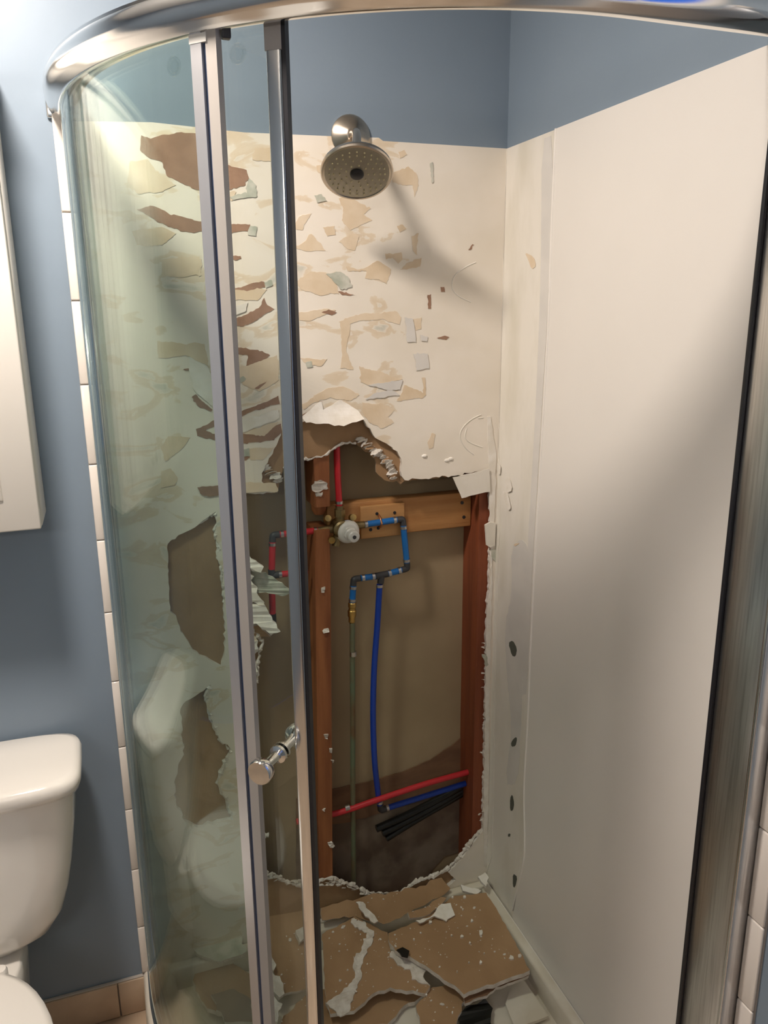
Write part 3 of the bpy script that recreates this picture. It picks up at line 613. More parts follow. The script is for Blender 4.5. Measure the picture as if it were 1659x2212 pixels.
# fixed curved panel
fx = empty('x', '', ''); fx.name = 'fixed_panel'; [fx.__delitem__(k) for k in ('label', 'category') if k in fx]; fx.parent = enc
g0 = pathpts(.030); 
def glass(name, d0, d1, a0, a1, z0, z1, m, parent, lead=None):
    bm = bmesh.new(); n = 48
    c0, c1 = pathpts(d0, a0, a1, n), pathpts(d1, a0, a1, n)
    if lead is not None: c0 = [Vector((c0[0].x, lead))] + c0; c1 = [Vector((c1[0].x, lead))] + c1
    rows = [[bm.verts.new(c) for c in ((a.x, a.y, z0), (b.x, b.y, z0), (b.x, b.y, z1), (a.x, a.y, z1))] for a, b in zip(c0, c1)]
    for a, b in zip(rows[:-1], rows[1:]):
        for k in range(4): bm.faces.new((a[k], a[(k + 1) % 4], b[(k + 1) % 4], b[k]))
    bm.faces.new(rows[0]); bm.faces.new(rows[-1])
    return obj(name, bm, m, parent, smooth=35)
glass('glass_pane', -.006, 0, 0, 42.4, .131, ZL + .012, M['glass_fixed'], fx, lead=-.0345)
zs0, zs1 = .131, ZL + .008
def stile(name, d0, d1, a0, a1, m, parent, z0=zs0, z1=zs1): return sweep(name, [(d0, z0), (d1, z0), (d1, z1), (d0, z1)], m, parent, a0, a1, 4)
st = stile('stile', -.009, .004, 42.1, 43.6, M['alu_satin'], fx)
stile('groove_seal', -.009, .0, 43.6, 44.1, M['seal_blue'], st)
stile('edge_seal', -.009, .003, 44.1, 45.5, M['seal'], st)
stile('stile_cap', -.0095, .0045, 42.0, 44.3, M['white_plastic'], st, ZL - .012, ZL - .001)
# sliding door, pushed open behind the fixed panel
dr = empty('x', '', ''); dr.name = 'sliding_door'; [dr.__delitem__(k) for k in ('label', 'category') if k in dr]; dr.parent = enc
glass('glass_pane', -.026, -.020, 3, 50.8, .140, ZL + .008, M['glass_door'], dr)
def rounded_post(name, deg, d, w, t, z0, z1, m, parent):
    nn_ = normal_at(deg); tt_ = Vector((-nn_.y, nn_.x, 0)); c_ = ell(math.radians(deg), d); bm = bmesh.new(); rows = []
    for z in (z0, z1):
        rows.append([bm.verts.new(Vector((c_.x, c_.y, z)) + tt_ * (w / 2 * math.copysign(abs(math.cos(a)) ** .45, math.cos(a))) + nn_ * (t / 2 * math.copysign(abs(math.sin(a)) ** .7, math.sin(a)))) for a in [2 * math.pi * k / 40 for k in range(40)]])
    for k in range(40): bm.faces.new((rows[0][k], rows[0][(k + 1) % 40], rows[1][(k + 1) % 40], rows[1][k]))
    bm.faces.new(rows[0]); bm.faces.new(rows[1]); return obj(name, bm, m, parent, smooth=50)
ds = rounded_post('stile', 51.5, -.023, .0235, .0155, zs0, zs1 - .0355, M['rail_chrome'], dr)
stile('stile_cap', -.0305, -.016, 50.5, 52.5, M['seal'], ds, zs1 - .035, zs1 + .002)
stile('magnetic_seal', -.029, -.017, 52.5, 52.95, M['black'], ds)
def knob(deg, z):
    n = normal_at(deg); q = ell(math.radians(deg), -.023); q = Vector((q.x, q.y, z))
    prof = [(.015, .003), (.015, .008), (.0085, .011), (.008, .038), (.010, .044), (.018, .048), (.0205, .052), (.0205, .064), (.019, .0665), (0, .067)]
    k = latheobj('knob', prof, q, n, M['chrome'], dr, 36)
    latheobj('knob', prof, q, -n, M['chrome'], dr, 36)
knob(47.9, 1.018)
for a in (37.7, 47.0):
    n = normal_at(a); q = ell(math.radians(a), -.020); q = Vector((q.x, q.y, 1.925 + ZO))
    latheobj('roller_cap', [(.0, .0005), (.0085, .0005), (.0085, .003), (.0125, .003), (.0125, .0)], q, n, M['glass_window'], dr, 24)
for a in (45.9,):
    n = normal_at(a); q = ell(math.radians(a), -.013); bm = bmesh.new(); box(bm, (q.x - .006, q.y - .006, ZL - .008), (q.x + .006, q.y + .006, ZL + .008), .002); obj('roller_bracket', bm, M['fitting'], dr)

# ================================================================== SHOWER HEAD
sh = empty('shower_sprayer', 'round brushed nickel shower head on a wall arm above the torn drywall', 'shower head')
fc = P((757, 295), 1, 0); hc = P((771, 372), 1, -.15); nd = Vector((-.17, -.56, -.81)).normalized()
latheobj('flange', [(.043, 0.0), (.043, .004), (.039, .008), (.026, .016), (.016, .024), (.012, .026), (0, .026)], fc, (0, -1, 0), M['nickel'], sh)
ball = hc - nd * .052
tubeobj('arm', smoothpts([fc + Vector((0, -.01, 0)), fc + Vector((-.006, -.06, -.005)), ball - nd * .012], 6), .0095, M['nickel'], sh, 14)
latheobj('swivel', [(0, -.018), (.010, -.015), (.0145, -.004), (.0145, .006), (.012, .012)], ball, nd, M['nickel'], sh)
latheobj('head_shell', [(.011, -.046), (.016, -.042), (.027, -.033), (.048, -.022), (.064, -.013), (.071, -.005), (.072, .001), (.070, .004), (.066, .005), (.064, .0035)], hc, nd, M['nickel'], sh, 48)
fp = latheobj('spray_face', [(.0645, .002), (.0645, .0035), (.060, .0042), (0, .0046)], hc, nd, M['nickel_dark'], sh, 48)
latheobj('hub', [(.0135, .004), (.0135, .007), (.010, .0085), (0, .009)], hc, nd, M['black'], sh, 24)
u, v = frame_of(nd); bm = bmesh.new()
for rr, n in ((.022, 9), (.034, 14), (.046, 20), (.055, 24)):
    for k in range(n):
        a = 2 * math.pi * (k + .5 * (n % 2)) / n; lathe(bm, [(.0016, .004), (.0014, .0066), (0, .007)], hc + (u * math.cos(a) + v * math.sin(a)) * rr, nd, 6)
tag(obj('nozzles', bm, M['nozzle'], sh), kind='stuff')

# ================================================================== PIPES
def pipe_pts(pxs, y): return [P(q, 1, y) for q in pxs]
R12 = .0078
def ringat(q, dirv, parent, r=.0092, l=.007):
    d = Vector(dirv).normalized(); return tubeobj('crimp_ring', [q - d * l / 2, q + d * l / 2], r, M['ring'], parent, 14)
def elbow(q, da, db, parent, l=.016, r=.0082, name='elbow'):
    da, db = Vector(da).normalized(), Vector(db).normalized()
    return tubeobj(name, smoothpts([q + da * l, q + da * l * .4, q + (da + db) * l * .08, q + db * l * .4, q + db * l], 3), r, M['fitting'], parent, 12)
# --- cold water
Y = .032
cold = empty('cold_water_line', 'blue plastic cold water line with dark elbows and tee right of the valve', 'pipe')
A0, A1 = P((780, 1134), 1, Y), P((870, 1121), 1, Y)
e1 = A1; e2 = P((880, 1228), 1, Y); t0 = P((824, 1243), 1, Y); e3 = P((764, 1251), 1, Y); ad0 = P((761, 1301), 1, Y); ad1 = P((760, 1345), 1, Y)
def run(a, b, m, parent, s0=.016, s1=.016, rings=(1, 1)):
    d = (b - a).normalized(); p = tubeobj('pipe', [a + d * s0, b - d * s1], R12, m, parent, 14)
    if rings[0]: ringat(a + d * (s0 + .006), d, parent)
    if rings[1]: ringat(b - d * (s1 + .006), d, parent)
run(A0, e1, M['pex_blue'], cold, .006); elbow(e1, A0 - e1, e2 - e1, cold)
run(e1, e2, M['pex_blue'], cold); elbow(e2, e1 - e2, t0 - e2, cold)
run(e2, t0, M['pex_blue'], cold); run(t0, e3, M['pex_blue'], cold, .016, .018); elbow(e3, t0 - e3, ad0 - e3, cold)
run(e3, ad0, M['pex_blue'], cold, .016, 0)
dn = P((820, 1275), 1, Y)
tee = tubeobj('tee', [t0 + (e3 - t0).normalized() * .017, t0 + (e2 - t0).normalized() * .017], .0086, M['fitting'], cold); tubeobj('tee_branch', [t0, t0 + (dn - t0).normalized() * .02], .0086, M['fitting'], tee)
long_ = pipe_pts([(820, 1262), (815, 1350), (808, 1450), (806, 1550), (809, 1640), (815, 1700), (820, 1738)], Y); long_[-1] = P((820, 1738), 1, .05); long_[-2] = P((815, 1700), 1, .044)
tubeobj('pipe', smoothpts(long_, 6), R12, M['pex_deep'], cold, 14); ringat(long_[0] + Vector((0, 0, -.004)), (0, 0, 1), cold); ringat(long_[-1] + Vector((0, 0, .008)), (0, 0, 1), cold)
e4 = P((822, 1750), 1, .052); c_end = P((1003, 1693), 1, .062)
elbow(e4, (0, 0, 1), c_end - e4, cold, .018, .0088); d = (c_end - e4).normalized()
tubeobj('pipe', [e4 + d * .014, c_end + d * .02], R12, M['pex_deep'], cold, 14); ringat(e4 + d * .02, d, cold)
cl = P((822, 1129), 1, Y); tubeobj('pipe_clamp', [cl + Vector((0, .012, -.014)), cl + Vector((0, .002, -.012)), cl + Vector((0, -.0095, 0)), cl + Vector((0, .002, .012)), cl + Vector((0, .012, .016))], .0028, M['copper'], cold, 8)['label'] = 'copper pipe clamp'
# --- copper pipe with brass adapter
cop = empty('copper_pipe', 'thin green tarnished copper pipe hanging from a brass adapter', 'pipe')
latheobj('brass_adapter', [(.0085, 0), (.0105, .002), (.0105, .012), (.009, .014), (.009, .020), (.011, .022), (.011, .036), (.0085, .040), (.0085, .052), (.007, .054), (.0, .054)], ad0, ad1 - ad0, M['brass'], cop, 18)['label'] = 'shiny brass adapter'
cp = pipe_pts([(761, 1352), (762, 1420), (764, 1560), (765, 1700), (767, 1820), (768, 1925)], Y); cp = [p + Vector((0, .004 * i, 0)) for i, p in enumerate(cp)]; cp[-1].z = .12
tubeobj('pipe', smoothpts([ad1] + cp, 4), .0068, M['copper_green'], cop, 14)
ringat(P((763, 1412), 1, Y), (0, 0, 1), cop, .0082, .012)
# --- mixing valve
val = empty('mixing_valve', 'brass mixing valve with a round white cartridge between the studs', 'valve')
vc = P((735, 1140), 1, .032)
bm = bmesh.new(); lathe(bm, [(0, -.03), (.02, -.028), (.022, -.01), (.022, .02), (.018, .024), (0, .024)], vc, (0, -1, 0), 20); obj('valve_body', bm, M['brass_dull'], val, smooth=40)
wl = P((686, 1146), 1, Y)
tubeobj('inlet', [vc + Vector((-.015, 0, 0)), wl + (vc - wl) * .35, wl], [.011, .0095, .0085], M['brass_dull'], val)
tubeobj('outlet', [vc + Vector((.015, 0, .002)), A0 + (A0 - e1).normalized() * -.008], [.011, .0085], M['brass_dull'], val)
tr = P((733, 1092), 1, Y); tubeobj('top_outlet', [vc + Vector((0, 0, .015)), tr], [.012, .0098], M['brass_dull'], val); latheobj('hex_nut', [(.0, -.004), (.0135, -.004), (.0135, .014), (0, .014)], P((734, 1112), 1, Y), (0, 0, 1), M['brass_dull'], val, 6)
tubeobj('bottom_port', [vc + Vector((-.008, -.004, -.012)), vc + Vector((-.014, -.008, -.042))], .010, M['brass_dull'], val); latheobj('screw_stop', [(0, .012), (.008, .011), (.009, 0)], P((717, 1165), 1, .01), (-.3, -1, 0), M['brass'], val, 12)
latheobj('screw_stop', [(0, .014), (.008, .013), (.009, 0)], P((760, 1118), 1, .025), (0, -1, .3), M['brass'], val, 12); latheobj('screw_stop', [(0, .014), (.008, .013), (.009, 0)], P((706, 1120), 1, .025), (0, -1, .3), M['brass'], val, 12)
fcw = P((752, 1149), 1, .012)
latheobj('cartridge_flange', [(.021, -.012), (.0275, -.004), (.0275, .002), (.026, .006), (.022, .010), (.019, .011), (0, .011)], fcw, (0, -1, 0), M['white_plastic'], val, 32)
latheobj('trim_ring', [(.0272, -.0065), (.029, -.0055), (.029, -.003), (.0275, -.002)], fcw, (0, -1, 0), M['ring'], val, 32)
latheobj('cartridge_stem', [(.0165, .0095), (.0165, .022), (.014, .025), (.0145, .04), (.012, .043), (.005, .0435), (.005, .041), (0, .041)], fcw, (.06, -1, -.05), M['white_plastic'], val, 24)
latheobj('stem_screw', [(0, .045), (.004, .0445), (.004, .038)], fcw, (.06, -1, -.05), M['fitting'], val, 10)
q = [P(a, 1, .006) for a in k5((218, 1385), (235, 1400), (345, 1335), (335, 1318))]
# --- red riser above the valve
rr = empty('shower_riser', 'upright red plastic pipe rising from the valve past the broken rim', 'pipe')
top = P((727, 955), 1, Y); tubeobj('pipe', [tr, P((729, 1020), 1, Y), top, Vector((top.x, Y, top.z + .5))], R12, M['pex_red'], rr, 14); ringat(tr + Vector((0, 0, .008)), (0, 0, 1), rr)
# --- red hot line left of the valve
hot = empty('hot_water_line', 'red plastic hot water line with elbows left of the valve, behind the door glass', 'pipe')
he = P((589, 1156), 1, Y); h3 = P((587, 1243), 1, Y); h4 = P((589, 1330), 1, Y)
run(wl, he, M['pex_red'], hot, .0, .016); elbow(he, wl - he, h3 - he, hot); run(he, h3, M['pex_red'], hot, .016, .012, (1, 0))
tee2 = tubeobj('tee', [h3 + Vector((0, 0, .016)), h3 - Vector((0, 0, .016))], .0086, M['fitting'], hot); hb = P((664, 1234), 1, Y); tubeobj('tee_branch', [h3, h3 + (hb - h3).normalized() * .018], .0086, M['fitting'], tee2)
run(h3, hb, M['pex_red'], hot, .014, .0, (1, 0)); run(h3, h4, M['pex_red'], hot, .014, .006, (0, 0)); latheobj('end_cap', [(0, -.03), (.0085, -.028), (.0085, .006)], h4, (0, 0, 1), M['black'], hot, 14)
# --- red supply at the foot of the cavity
red = empty('hot_supply_pipe', 'red plastic pipe slanting across the foot of the cavity', 'pipe')
ra, rb = P((640, 1775), 1, .04), P((1003, 1670), 1, .048)
tubeobj('pipe', smoothpts([ra, P((730, 1756), 1, .04), P((820, 1726), 1, .036), P((920, 1693), 1, .040), rb, rb + (rb - ra).normalized() * .02], 5), R12 * 1.02, M['pex_red'], red, 14)
ringat(P((750, 1745), 1, .039), rb - ra, red, .0084, .012)
# --- black tubes behind
blk_t = empty('black_tube_bundle', 'bundle of glossy black tubes lying below the blue pipe in the cavity', 'tube')
for a, m_, b, r in (((813, 1790), (885, 1758), (1000, 1698), .0105), ((826, 1800), (895, 1765), (1000, 1706), .0105), ((834, 1812), (905, 1768), (1000, 1714), .009)):
    tubeobj('tube', smoothpts([P(a, 1, .074), P(m_, 1, .08), P(b, 1, .085), P((b[0] + 12, b[1] - 8), 1, .085)], 5), r, M['black_gloss'], blk_t, 12)

# ================================================================== TOILET
toi = empty('toilet', 'white porcelain toilet with a rounded tank lid against the blue wall', 'toilet')
TX = -1.285
def ring_se(cx, cy, a, b, z, n=44, e=2.0, eb=None):
    out = []
    for k in range(n):
        t = 2 * math.pi * k / n; c, s = math.cos(t), math.sin(t); ee = eb if (eb and s > 0) else e
        out.append((cx + a * math.copysign(abs(c) ** (2 / ee), c), cy + b * math.copysign(abs(s) ** (2 / ee), s), z))
    return out
def loft(name, rings, m, parent):
    bm = bmesh.new(); R = [[bm.verts.new(p) for p in r] for r in rings]; n = len(R[0])
    for a, b in zip(R[:-1], R[1:]):
        for k in range(n): bm.faces.new((a[k], a[(k + 1) % n], b[(k + 1) % n], b[k]))
    bm.faces.new(R[0]); bm.faces.new(R[-1]); return obj(name, bm, m, parent, smooth=60)
loft('tank', [ring_se(TX, -.12, h, b, z, e=e) for z, h, b, e in ((.405, .085, .055, 3), (.413, .12, .072, 3.2), (.437, .158, .086, 3.6), (.48, .184, .094, 4.2), (.54, .202, .099, 4.6), (.60, .214, .102, 5), (.69, .228, .105, 5), (.775, .236, .107, 5))], M['porcelain'], toi)
loft('tank_lid', [ring_se(TX, -.125, .238, .108, .7755, e=5), ring_se(TX, -.126, .248, .116, .778, e=5.5), ring_se(TX, -.127, .2515, .1185, .79, e=5.5), ring_se(TX, -.127, .2515, .1185, .802, e=5.5), ring_se(TX, -.126, .247, .114, .811, e=5.5), ring_se(TX, -.125, .235, .103, .8155, e=5), ring_se(TX, -.125, .12, .05, .8165, e=4)], M['porcelain'], toi)
def egg(cy, a, bf, bb, z, n=44, x=TX): # front is -y
    out = []
    for k in range(n):
        t = 2 * math.pi * k / n; c, s = math.cos(t), math.sin(t); q = 1.0 if s > 0 else 2 / 2.3
        out.append((x + a * math.copysign(abs(c) ** q, c), cy + (bb if s > 0 else bf) * math.copysign(abs(s) ** q, s), z))
    return out
loft('bowl', [egg(-.40, .12, .20, .22, 0), egg(-.40, .115, .19, .21, .05), egg(-.41, .10, .17, .19, .14), egg(-.45, .125, .22, .22, .24), egg(-.49, .16, .25, .26, .34), egg(-.50, .172, .262, .27, .385), egg(-.50, .168, .258, .265, .396), egg(-.50, .12, .2, .2, .397)], M['porcelain'], toi)
loft('deck', [ring_se(TX, -.15, .085, .115, .22, e=4), ring_se(TX, -.15, .093, .12, .33, e=4), ring_se(TX, -.15, .095, .122, .392, e=4), ring_se(TX, -.15, .09, .117, .3985, e=4)], M['porcelain'], toi)
loft('seat', [egg(-.50, .172, .262, .262, .3985), egg(-.50, .178, .268, .268, .402), egg(-.50, .177, .267, .267, .411), egg(-.50, .165, .255, .255, .4135)], M['porcelain'], toi)
loft('seat_lid', [egg(-.50, .174, .264, .266, .4145), egg(-.50, .180, .270, .272, .418), egg(-.50, .178, .268, .27, .426), egg(-.50, .165, .255, .257, .431), egg(-.50, .08, .12, .12, .433)], M['porcelain'], toi)
latheobj('hinge', [(0, 0), (.014, 0), (.014, .02), (.011, .026), (0, .027)], (TX + .06, -.236, .3986), (0, 0, 1), M['porcelain'], toi, 18)
latheobj('hinge', [(0, 0), (.014, 0), (.014, .02), (.011, .026), (0, .027)], (TX - .06, -.236, .3986), (0, 0, 1), M['porcelain'], toi, 18)
tubeobj('flush_lever', [(TX - .17, -.231, .71), (TX - .17, -.243, .71), (TX - .11, -.247, .702)], .006, M['chrome'], toi, 10)
# ================================================================== WALL CABINET
cab = empty('wall_cabinet', 'white painted wall cabinet above the toilet', 'cabinet')
cz0, cz1, cx1, cx0 = 1.312, 2.115, -1.054, -1.80
bm = bmesh.new(); box(bm, (cx0, -.122, cz0), (cx1, -.0005, cz1), .002, 1); obj('body', bm, M['cabinet'], cab, smooth=50)
boxobj('cornice', (cx0 - .01, -.151, cz1 + .0005), (cx1 + .006, -.0005, cz1 + .02), M['cabinet'], cab, .004)
for a, b in ((cx0 + .001, (cx0 + cx1) / 2 - .0015), ((cx0 + cx1) / 2 + .0015, cx1 - .001)):
    d_ = boxobj('door', (a, -.142, cz0 - .001), (b, -.124, cz1 - .002), M['cabinet'], cab, .003)
    boxobj('door_panel', (a + .06, -.145, cz0 + .06), (b - .06, -.1415, cz1 - .06), M['cabinet'], d_, .0025)
latheobj('knob', [(0, .024), (.011, .022), (.013, .016), (.006, .008), (.006, 0)], ((cx0 + cx1) / 2 + .03, -.142, cz0 + .06), (0, -1, 0), M['nickel'], cab, 18)
latheobj('knob', [(0, .024), (.011, .022), (.013, .016), (.006, .008), (.006, 0)], ((cx0 + cx1) / 2 - .03, -.142, cz0 + .06), (0, -1, 0), M['nickel'], cab, 18)

# ================================================================== RUBBLE IN THE BASE
BR = [M['brown'], M['gypsum'], M['paper_white']]
def slab(name, pxs, pt, n, th, mats, label, seed, amp=.004, step=.014, bulge=None, cat='rubble', parent=None, group=None):
    pt = Vector(pt); n = Vector(n).normalized(); U = Vector((1, 0, 0)); U = (U - n * U.dot(n)).normalized(); V = n.cross(U)
    w = [onplane(q, pt, n) - pt for q in pxs]; pl = jag([(a.dot(U), a.dot(V)) for a in w], amp, step, seed)
    o = plate(name, pl, [], (pt, U, V, n), th, mats, parent, bulge)
    if label: tag(o, label, cat, group)
    return o
# leaning strip of brown paper at the foot of the back wall
slab('drywall_piece', r4((395, 480), (600, 425), (760, 400), (880, 372), (985, 330), (1030, 385), (1010, 405), (830, 500), (700, 560), (560, 520), (400, 540)), (-.3, -.05, .125), (.05, -.62, .8), .006, BR, 'long brown strip of drywall paper leaning along the foot of the back wall', 51)
# left piece, behind the door glass
slab('drywall_piece', r4((105, 370), (250, 400), (320, 520), (340, 700), (330, 880), (215, 900), (150, 770), (115, 640)), (-.6, -.18, .10), (.1, -.3, .95), .011, BR, 'brown drywall piece lying behind the sliding door glass, left end of the pile', 52)
slab('drywall_piece', r4((210, 1010), (340, 890), (420, 880), (560, 900), (720, 880), (930, 860), (930, 900), (800, 960), (720, 1050), (420, 1080), (200, 1080)), (-.5, -.40, .068), (.02, -.05, 1), .012, BR, 'low brown drywall sheet in front, lying under the other pieces', 53)
slab('drywall_piece', r4((860, 960), (940, 870), (1090, 830), (1200, 780), (1140, 900), (1085, 950), (1050, 1075), (890, 1075)), (-.33, -.40, .088), (.0, -.1, 1), .012, BR, 'brown drywall piece nearest the camera at the bottom edge of the photo', 54)
d2 = slab('drywall_piece', r4((400, 610), (470, 575), (560, 520), (640, 560), (720, 600), (735, 690), (830, 780), (930, 865), (905, 900), (760, 880), (735, 870), (650, 900), (555, 985), (440, 1000), (415, 940)), (-.43, -.28, .112), (-.02, -.12, 1), .012, BR, 'large brown drywall piece with a white torn band, left of the speckled board', 55, .004)
slab('torn_gypsum', r4((545, 535), (610, 545), (632, 585), (655, 590), (650, 640), (605, 720), (590, 770), (590, 830), (555, 905), (530, 990), (490, 1008), (418, 945), (500, 890), (545, 845), (560, 790), (555, 730), (600, 660), (620, 600), (560, 575), (540, 550)), (-.43, -.28, .1155), (-.02, -.12, 1), .0045, [M['gypsum'], M['gypsum']], None, 56, .004, .007, parent=d2, bulge=lambda p: .0012 * math.sin(p[0] * 210) + .0012 * math.sin(p[1] * 170))
slab('torn_gypsum', r4((740, 690), (800, 715), (880, 735), (930, 760), (900, 800), (905, 835), (930, 860), (840, 830), (830, 780), (770, 760), (730, 720)), (-.43, -.28, .1155), (-.02, -.12, 1), .0035, [M['gypsum'], M['gypsum']], None, 57, .004, .009, parent=d2)
d1 = slab('drywall_piece', r4((725, 605), (790, 575), (870, 545), (960, 480), (1050, 420), (1130, 415), (1205, 405), (1300, 560), (1420, 785), (1300, 830), (1180, 870), (1095, 905), (1050, 860), (930, 780), (880, 750), (825, 715), (760, 690), (730, 650)), (-.20, -.20, .148), (-.03, -.06, 1), .013, BR, 'large flat brown drywall board speckled with white chips, beside the white panel', 58, .0025)
slab('torn_edge', r4((1095, 895), (1180, 862), (1300, 822), (1420, 785), (1415, 810), (1310, 850), (1190, 915), (1100, 950)), (-.20, -.20, .138), (-.03, -.16, 1), .010, [M['kraft_dark'], M['gypsum']], None, 59, .003, .01, parent=d1)
slab('drywall_piece', r4((820, 500), (900, 480), (985, 425), (1010, 430), (980, 470), (900, 520), (830, 530)), (-.28, -.09, .170), (0, -.35, 1), .010, BR, 'narrow brown sliver of drywall resting above the speckled board', 60, .003)
slab('paper_scrap', r4((860, 540), (930, 525), (985, 460), (1030, 455), (1052, 515), (1010, 545), (950, 520), (880, 555)), (-.2, -.12, .166), (.05, -.25, 1), .004, [M['paper_white'], M['gypsum']], 'torn white paper scrap on the back of the speckled board', 61, .003, .01, cat='paper scrap')
slab('gypsum_lump', r4((565, 450), (600, 450), (640, 500), (675, 545), (655, 555), (610, 520)), (-.40, -.10, .15), (-.2, -.5, 1), .008, [M['gypsum'], M['gypsum']], 'white elongated gypsum lump lying on the long leaning strip', 62, .003, .008, cat='gypsum lump')
slab('panel_offcut', r4((1330, 860), (1390, 830), (1510, 1010), (1400, 1050), (1350, 1075), (1300, 950)), (-.09, -.42, .0665), (0, 0, 1), .008, [M['acrylic'], M['acrylic']], 'cream flat offcut lying at the right rim of the base', 63, .001, .03, cat='offcut')
slab('drywall_piece', r2((985, 1130), (1050, 1100), (1180, 1130), (1290, 1200), (1300, 1330), (1150, 1390), (1060, 1370), (1000, 1280)), (-.68, -.26, .086), (0, 0, 1), .012, BR, 'brown drywall piece lying behind the curved fixed glass', 66)
slab('drywall_piece', r2((960, 1010), (1090, 960), (1230, 990), (1260, 1080), (1130, 1130), (1010, 1090)), (-.66, -.12, .118), (.0, -.12, 1), .010, [M['grey_green'], M['gypsum']], 'grey green faced drywall piece at the back behind the curved glass', 67)
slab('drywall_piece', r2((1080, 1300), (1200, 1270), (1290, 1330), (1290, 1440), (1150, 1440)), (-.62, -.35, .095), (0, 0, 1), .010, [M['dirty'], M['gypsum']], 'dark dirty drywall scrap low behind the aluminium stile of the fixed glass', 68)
# white torn edges of the left piece
for i, pts in enumerate((r4((110, 640), (140, 690), (175, 760), (160, 790), (130, 740), (105, 680)), r4((150, 790), (200, 840), (215, 900), (190, 920), (140, 850)), r4((130, 900), (205, 950), (180, 1040), (125, 1040)), r4((270, 590), (310, 570), (330, 620), (290, 650)))):
    slab('gypsum_lump', pts, (-.62, -.25, .105), (.2, -.3, 1), .012, [M['gypsum'], M['gypsum']], ('white gypsum fragment behind the door glass, highest on the left of the pile', 'white gypsum fragment behind the door glass, midway down the left of the pile', 'large white gypsum fragment low behind the door glass by the aluminium stile', 'small white gypsum fragment close to the door stile on the left brown piece')[i], 70 + i, .004, .01, cat='gypsum lump')
# black plastic
slab('black_plastic_scrap', r4((1068, 1015), (1110, 962), (1160, 945), (1195, 928), (1238, 968), (1228, 1020), (1232, 1068), (1150, 1080), (1080, 1078)), (-.14, -.34, .078), (.05, -.1, 1), .006, [M['black_gloss']], 'crumpled black plastic scrap poking out under the speckled board', 65, .003, .01, cat='plastic scrap', bulge=lambda p: .006 * math.sin(p[0] * 130) * math.cos(p[1] * 110))
slab('black_plastic_scrap', r4((765, 685), (795, 672), (828, 690), (820, 722), (790, 715)), (-.36, -.22, .156), (0, -.1, 1), .004, [M['black_gloss']], 'small black plastic flake between the two large brown pieces', 64, .002, .01, cat='plastic scrap')
# rubble at the back corner
for i, (pts, lab) in enumerate(((r4((1080, 365), (1180, 395), (1160, 412), (1090, 395)), 'white gypsum stick lying in the back right corner'), (r4((1165, 325), (1200, 305), (1218, 330), (1205, 375), (1180, 350)), 'curled white caulk blob in the back right corner of the base'))):
    slab('gypsum_lump', pts, (-.08, -.035, .165), (0, -.3, 1), .008, [M['paper_white'], M['gypsum']], lab, 80 + i, .002, .008, cat='gypsum lump')
# loose chips on the speckled board
CH = [(1180, 600, 26), (1085, 618, 17), (1178, 745, 16), (1330, 722, 20), (1135, 540, 13), (1125, 650, 11), (1090, 485, 7), (850, 632, 9), (1062, 790, 7), (1035, 612, 8), (1195, 700, 6), (1120, 745, 6), (930, 548, 15), (1100, 425, 14), (1040, 425, 9), (1040, 990, 9), (910, 905, 10)]
nn = Vector((-.03, -.06, 1)).normalized(); rnd = random.Random(3)
WH = ['square white chip, the largest on the speckled board', 'second largest white chip on the speckled board, left of the square one', 'white chip near the front edge of the speckled board', 'long white chip by the right edge of the speckled board', 'slanting white chip behind the square one on the speckled board',
 'small white crumb just below and left of the square chip on the speckled board', 'tiny crumb farthest back in the middle of the speckled board', 'lone crumb near the torn left end of the speckled board', 'crumb near the front edge of the speckled board, left of the front chip', 'crumb touching the left side of the second largest chip', 'crumb right of the front chip on the speckled board', 'crumb left of the front chip on the speckled board',
 'white chip lying just in front of the torn white paper scrap', 'white chip on the back edge of the speckled board near the corner', 'small white chip at the back edge right of the paper scrap', 'white crumb on the nearest brown piece at the bottom edge', 'white crumb on the tip of the left brown piece']
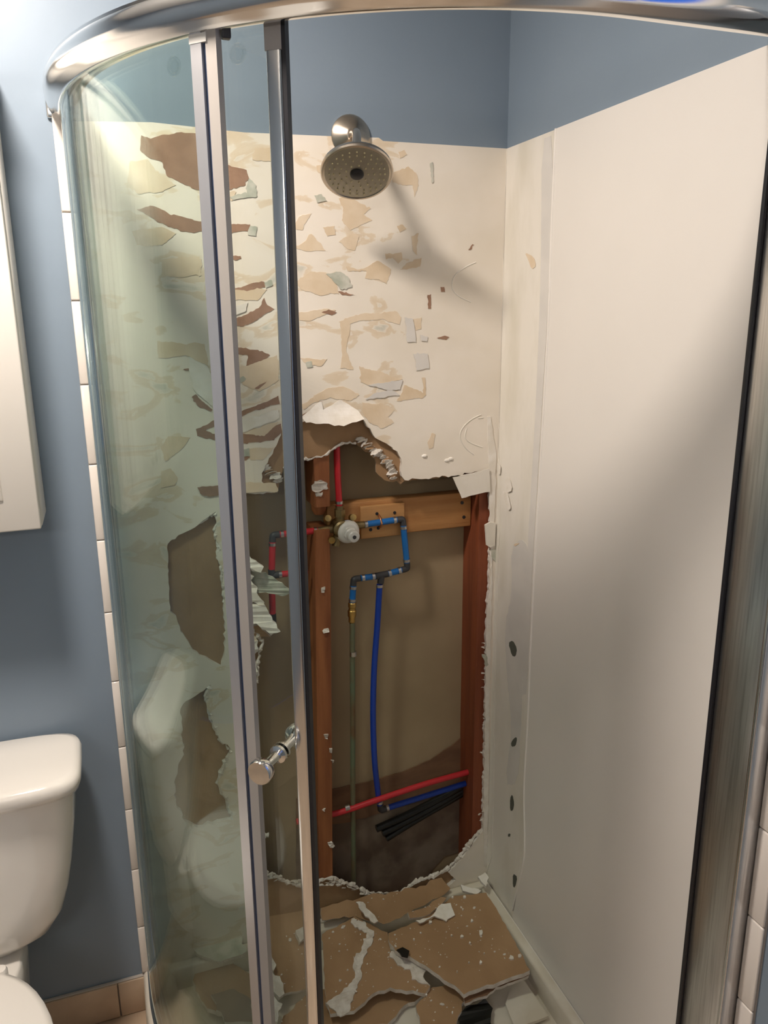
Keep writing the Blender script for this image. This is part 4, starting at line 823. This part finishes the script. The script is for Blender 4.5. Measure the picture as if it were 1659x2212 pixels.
for i, (x, y, s) in enumerate(CH):
    w = s / 2.2726 / F * 1.75; pts = [(520 + (x + s * .5 * math.cos(a) * rnd.uniform(.6, 1.35)) / 2.2726, 1750 + (y + s * .55 * math.sin(a) * rnd.uniform(.6, 1.2)) / 2.2726) for a in [k_ * 1.2566 + rnd.uniform(-.35, .35) + i for k_ in range(5)]]
    slab('gypsum_chip', pts, Vector((-.20, -.20, .1525)), nn, .0045, [M['paper_white'], M['gypsum']], WH[i], 90 + i, 0, 1, cat='gypsum chip', group='gypsum chips on the rubble')
# fine crumbs and dust, dropped onto whatever lies below
bpy.context.view_layer.update(); dg = bpy.context.evaluated_depsgraph_get(); rnd = random.Random(77); acc = {}
spots = [P(q, 2, .13) for q in r4((420, 700), (500, 640), (600, 560), (650, 620), (600, 740), (570, 840), (480, 930), (750, 720), (860, 780), (920, 850), (780, 640), (860, 560), (960, 520), (1060, 450), (1160, 420), (1130, 560), (1150, 680), (1000, 620), (960, 740), (1250, 700), (1350, 760), (700, 470), (620, 520), (300, 640), (250, 560), (180, 780), (230, 880), (160, 950), (900, 900), (1000, 980), (1290, 930), (1350, 1000))]
for k in range(300):
    c = spots[k % len(spots)]; x, y = c.x + rnd.gauss(0, .028), c.y + rnd.gauss(0, .022)
    if x > -.012 or y > -.012 or y < -.62: continue
    hit, loc, nor, idx, ob, mx_ = SC.ray_cast(dg, Vector((x, y, .40)), Vector((0, 0, -1)))
    if not hit or loc.z > .22 or not ob.name.startswith(('drywall_piece', 'torn_')): continue
    bm = acc.setdefault(ob.name, bmesh.new()) if ob.name not in acc else acc[ob.name]
    r_ = min(.0055, .0010 * math.exp(rnd.gauss(.25, .55)))
    bmesh.ops.create_icosphere(bm, subdivisions=1, radius=1, matrix=Matrix.Translation(loc + Vector((0, 0, r_ * .3))) @ Matrix.Rotation(rnd.uniform(0, 3), 4, 'Z') @ Matrix.Diagonal((r_ * rnd.uniform(1, 1.9), r_, r_ * .6, 1)))
for k_, bm in acc.items():
    for v_ in bm.verts: v_.co += Vector((rnd.gauss(0, .0004), rnd.gauss(0, .0004), rnd.gauss(0, .0003)))
    on = bpy.data.objects[k_]; tag(obj('gypsum_dust', bm, M['gypsum'], on.parent or on), kind='stuff')
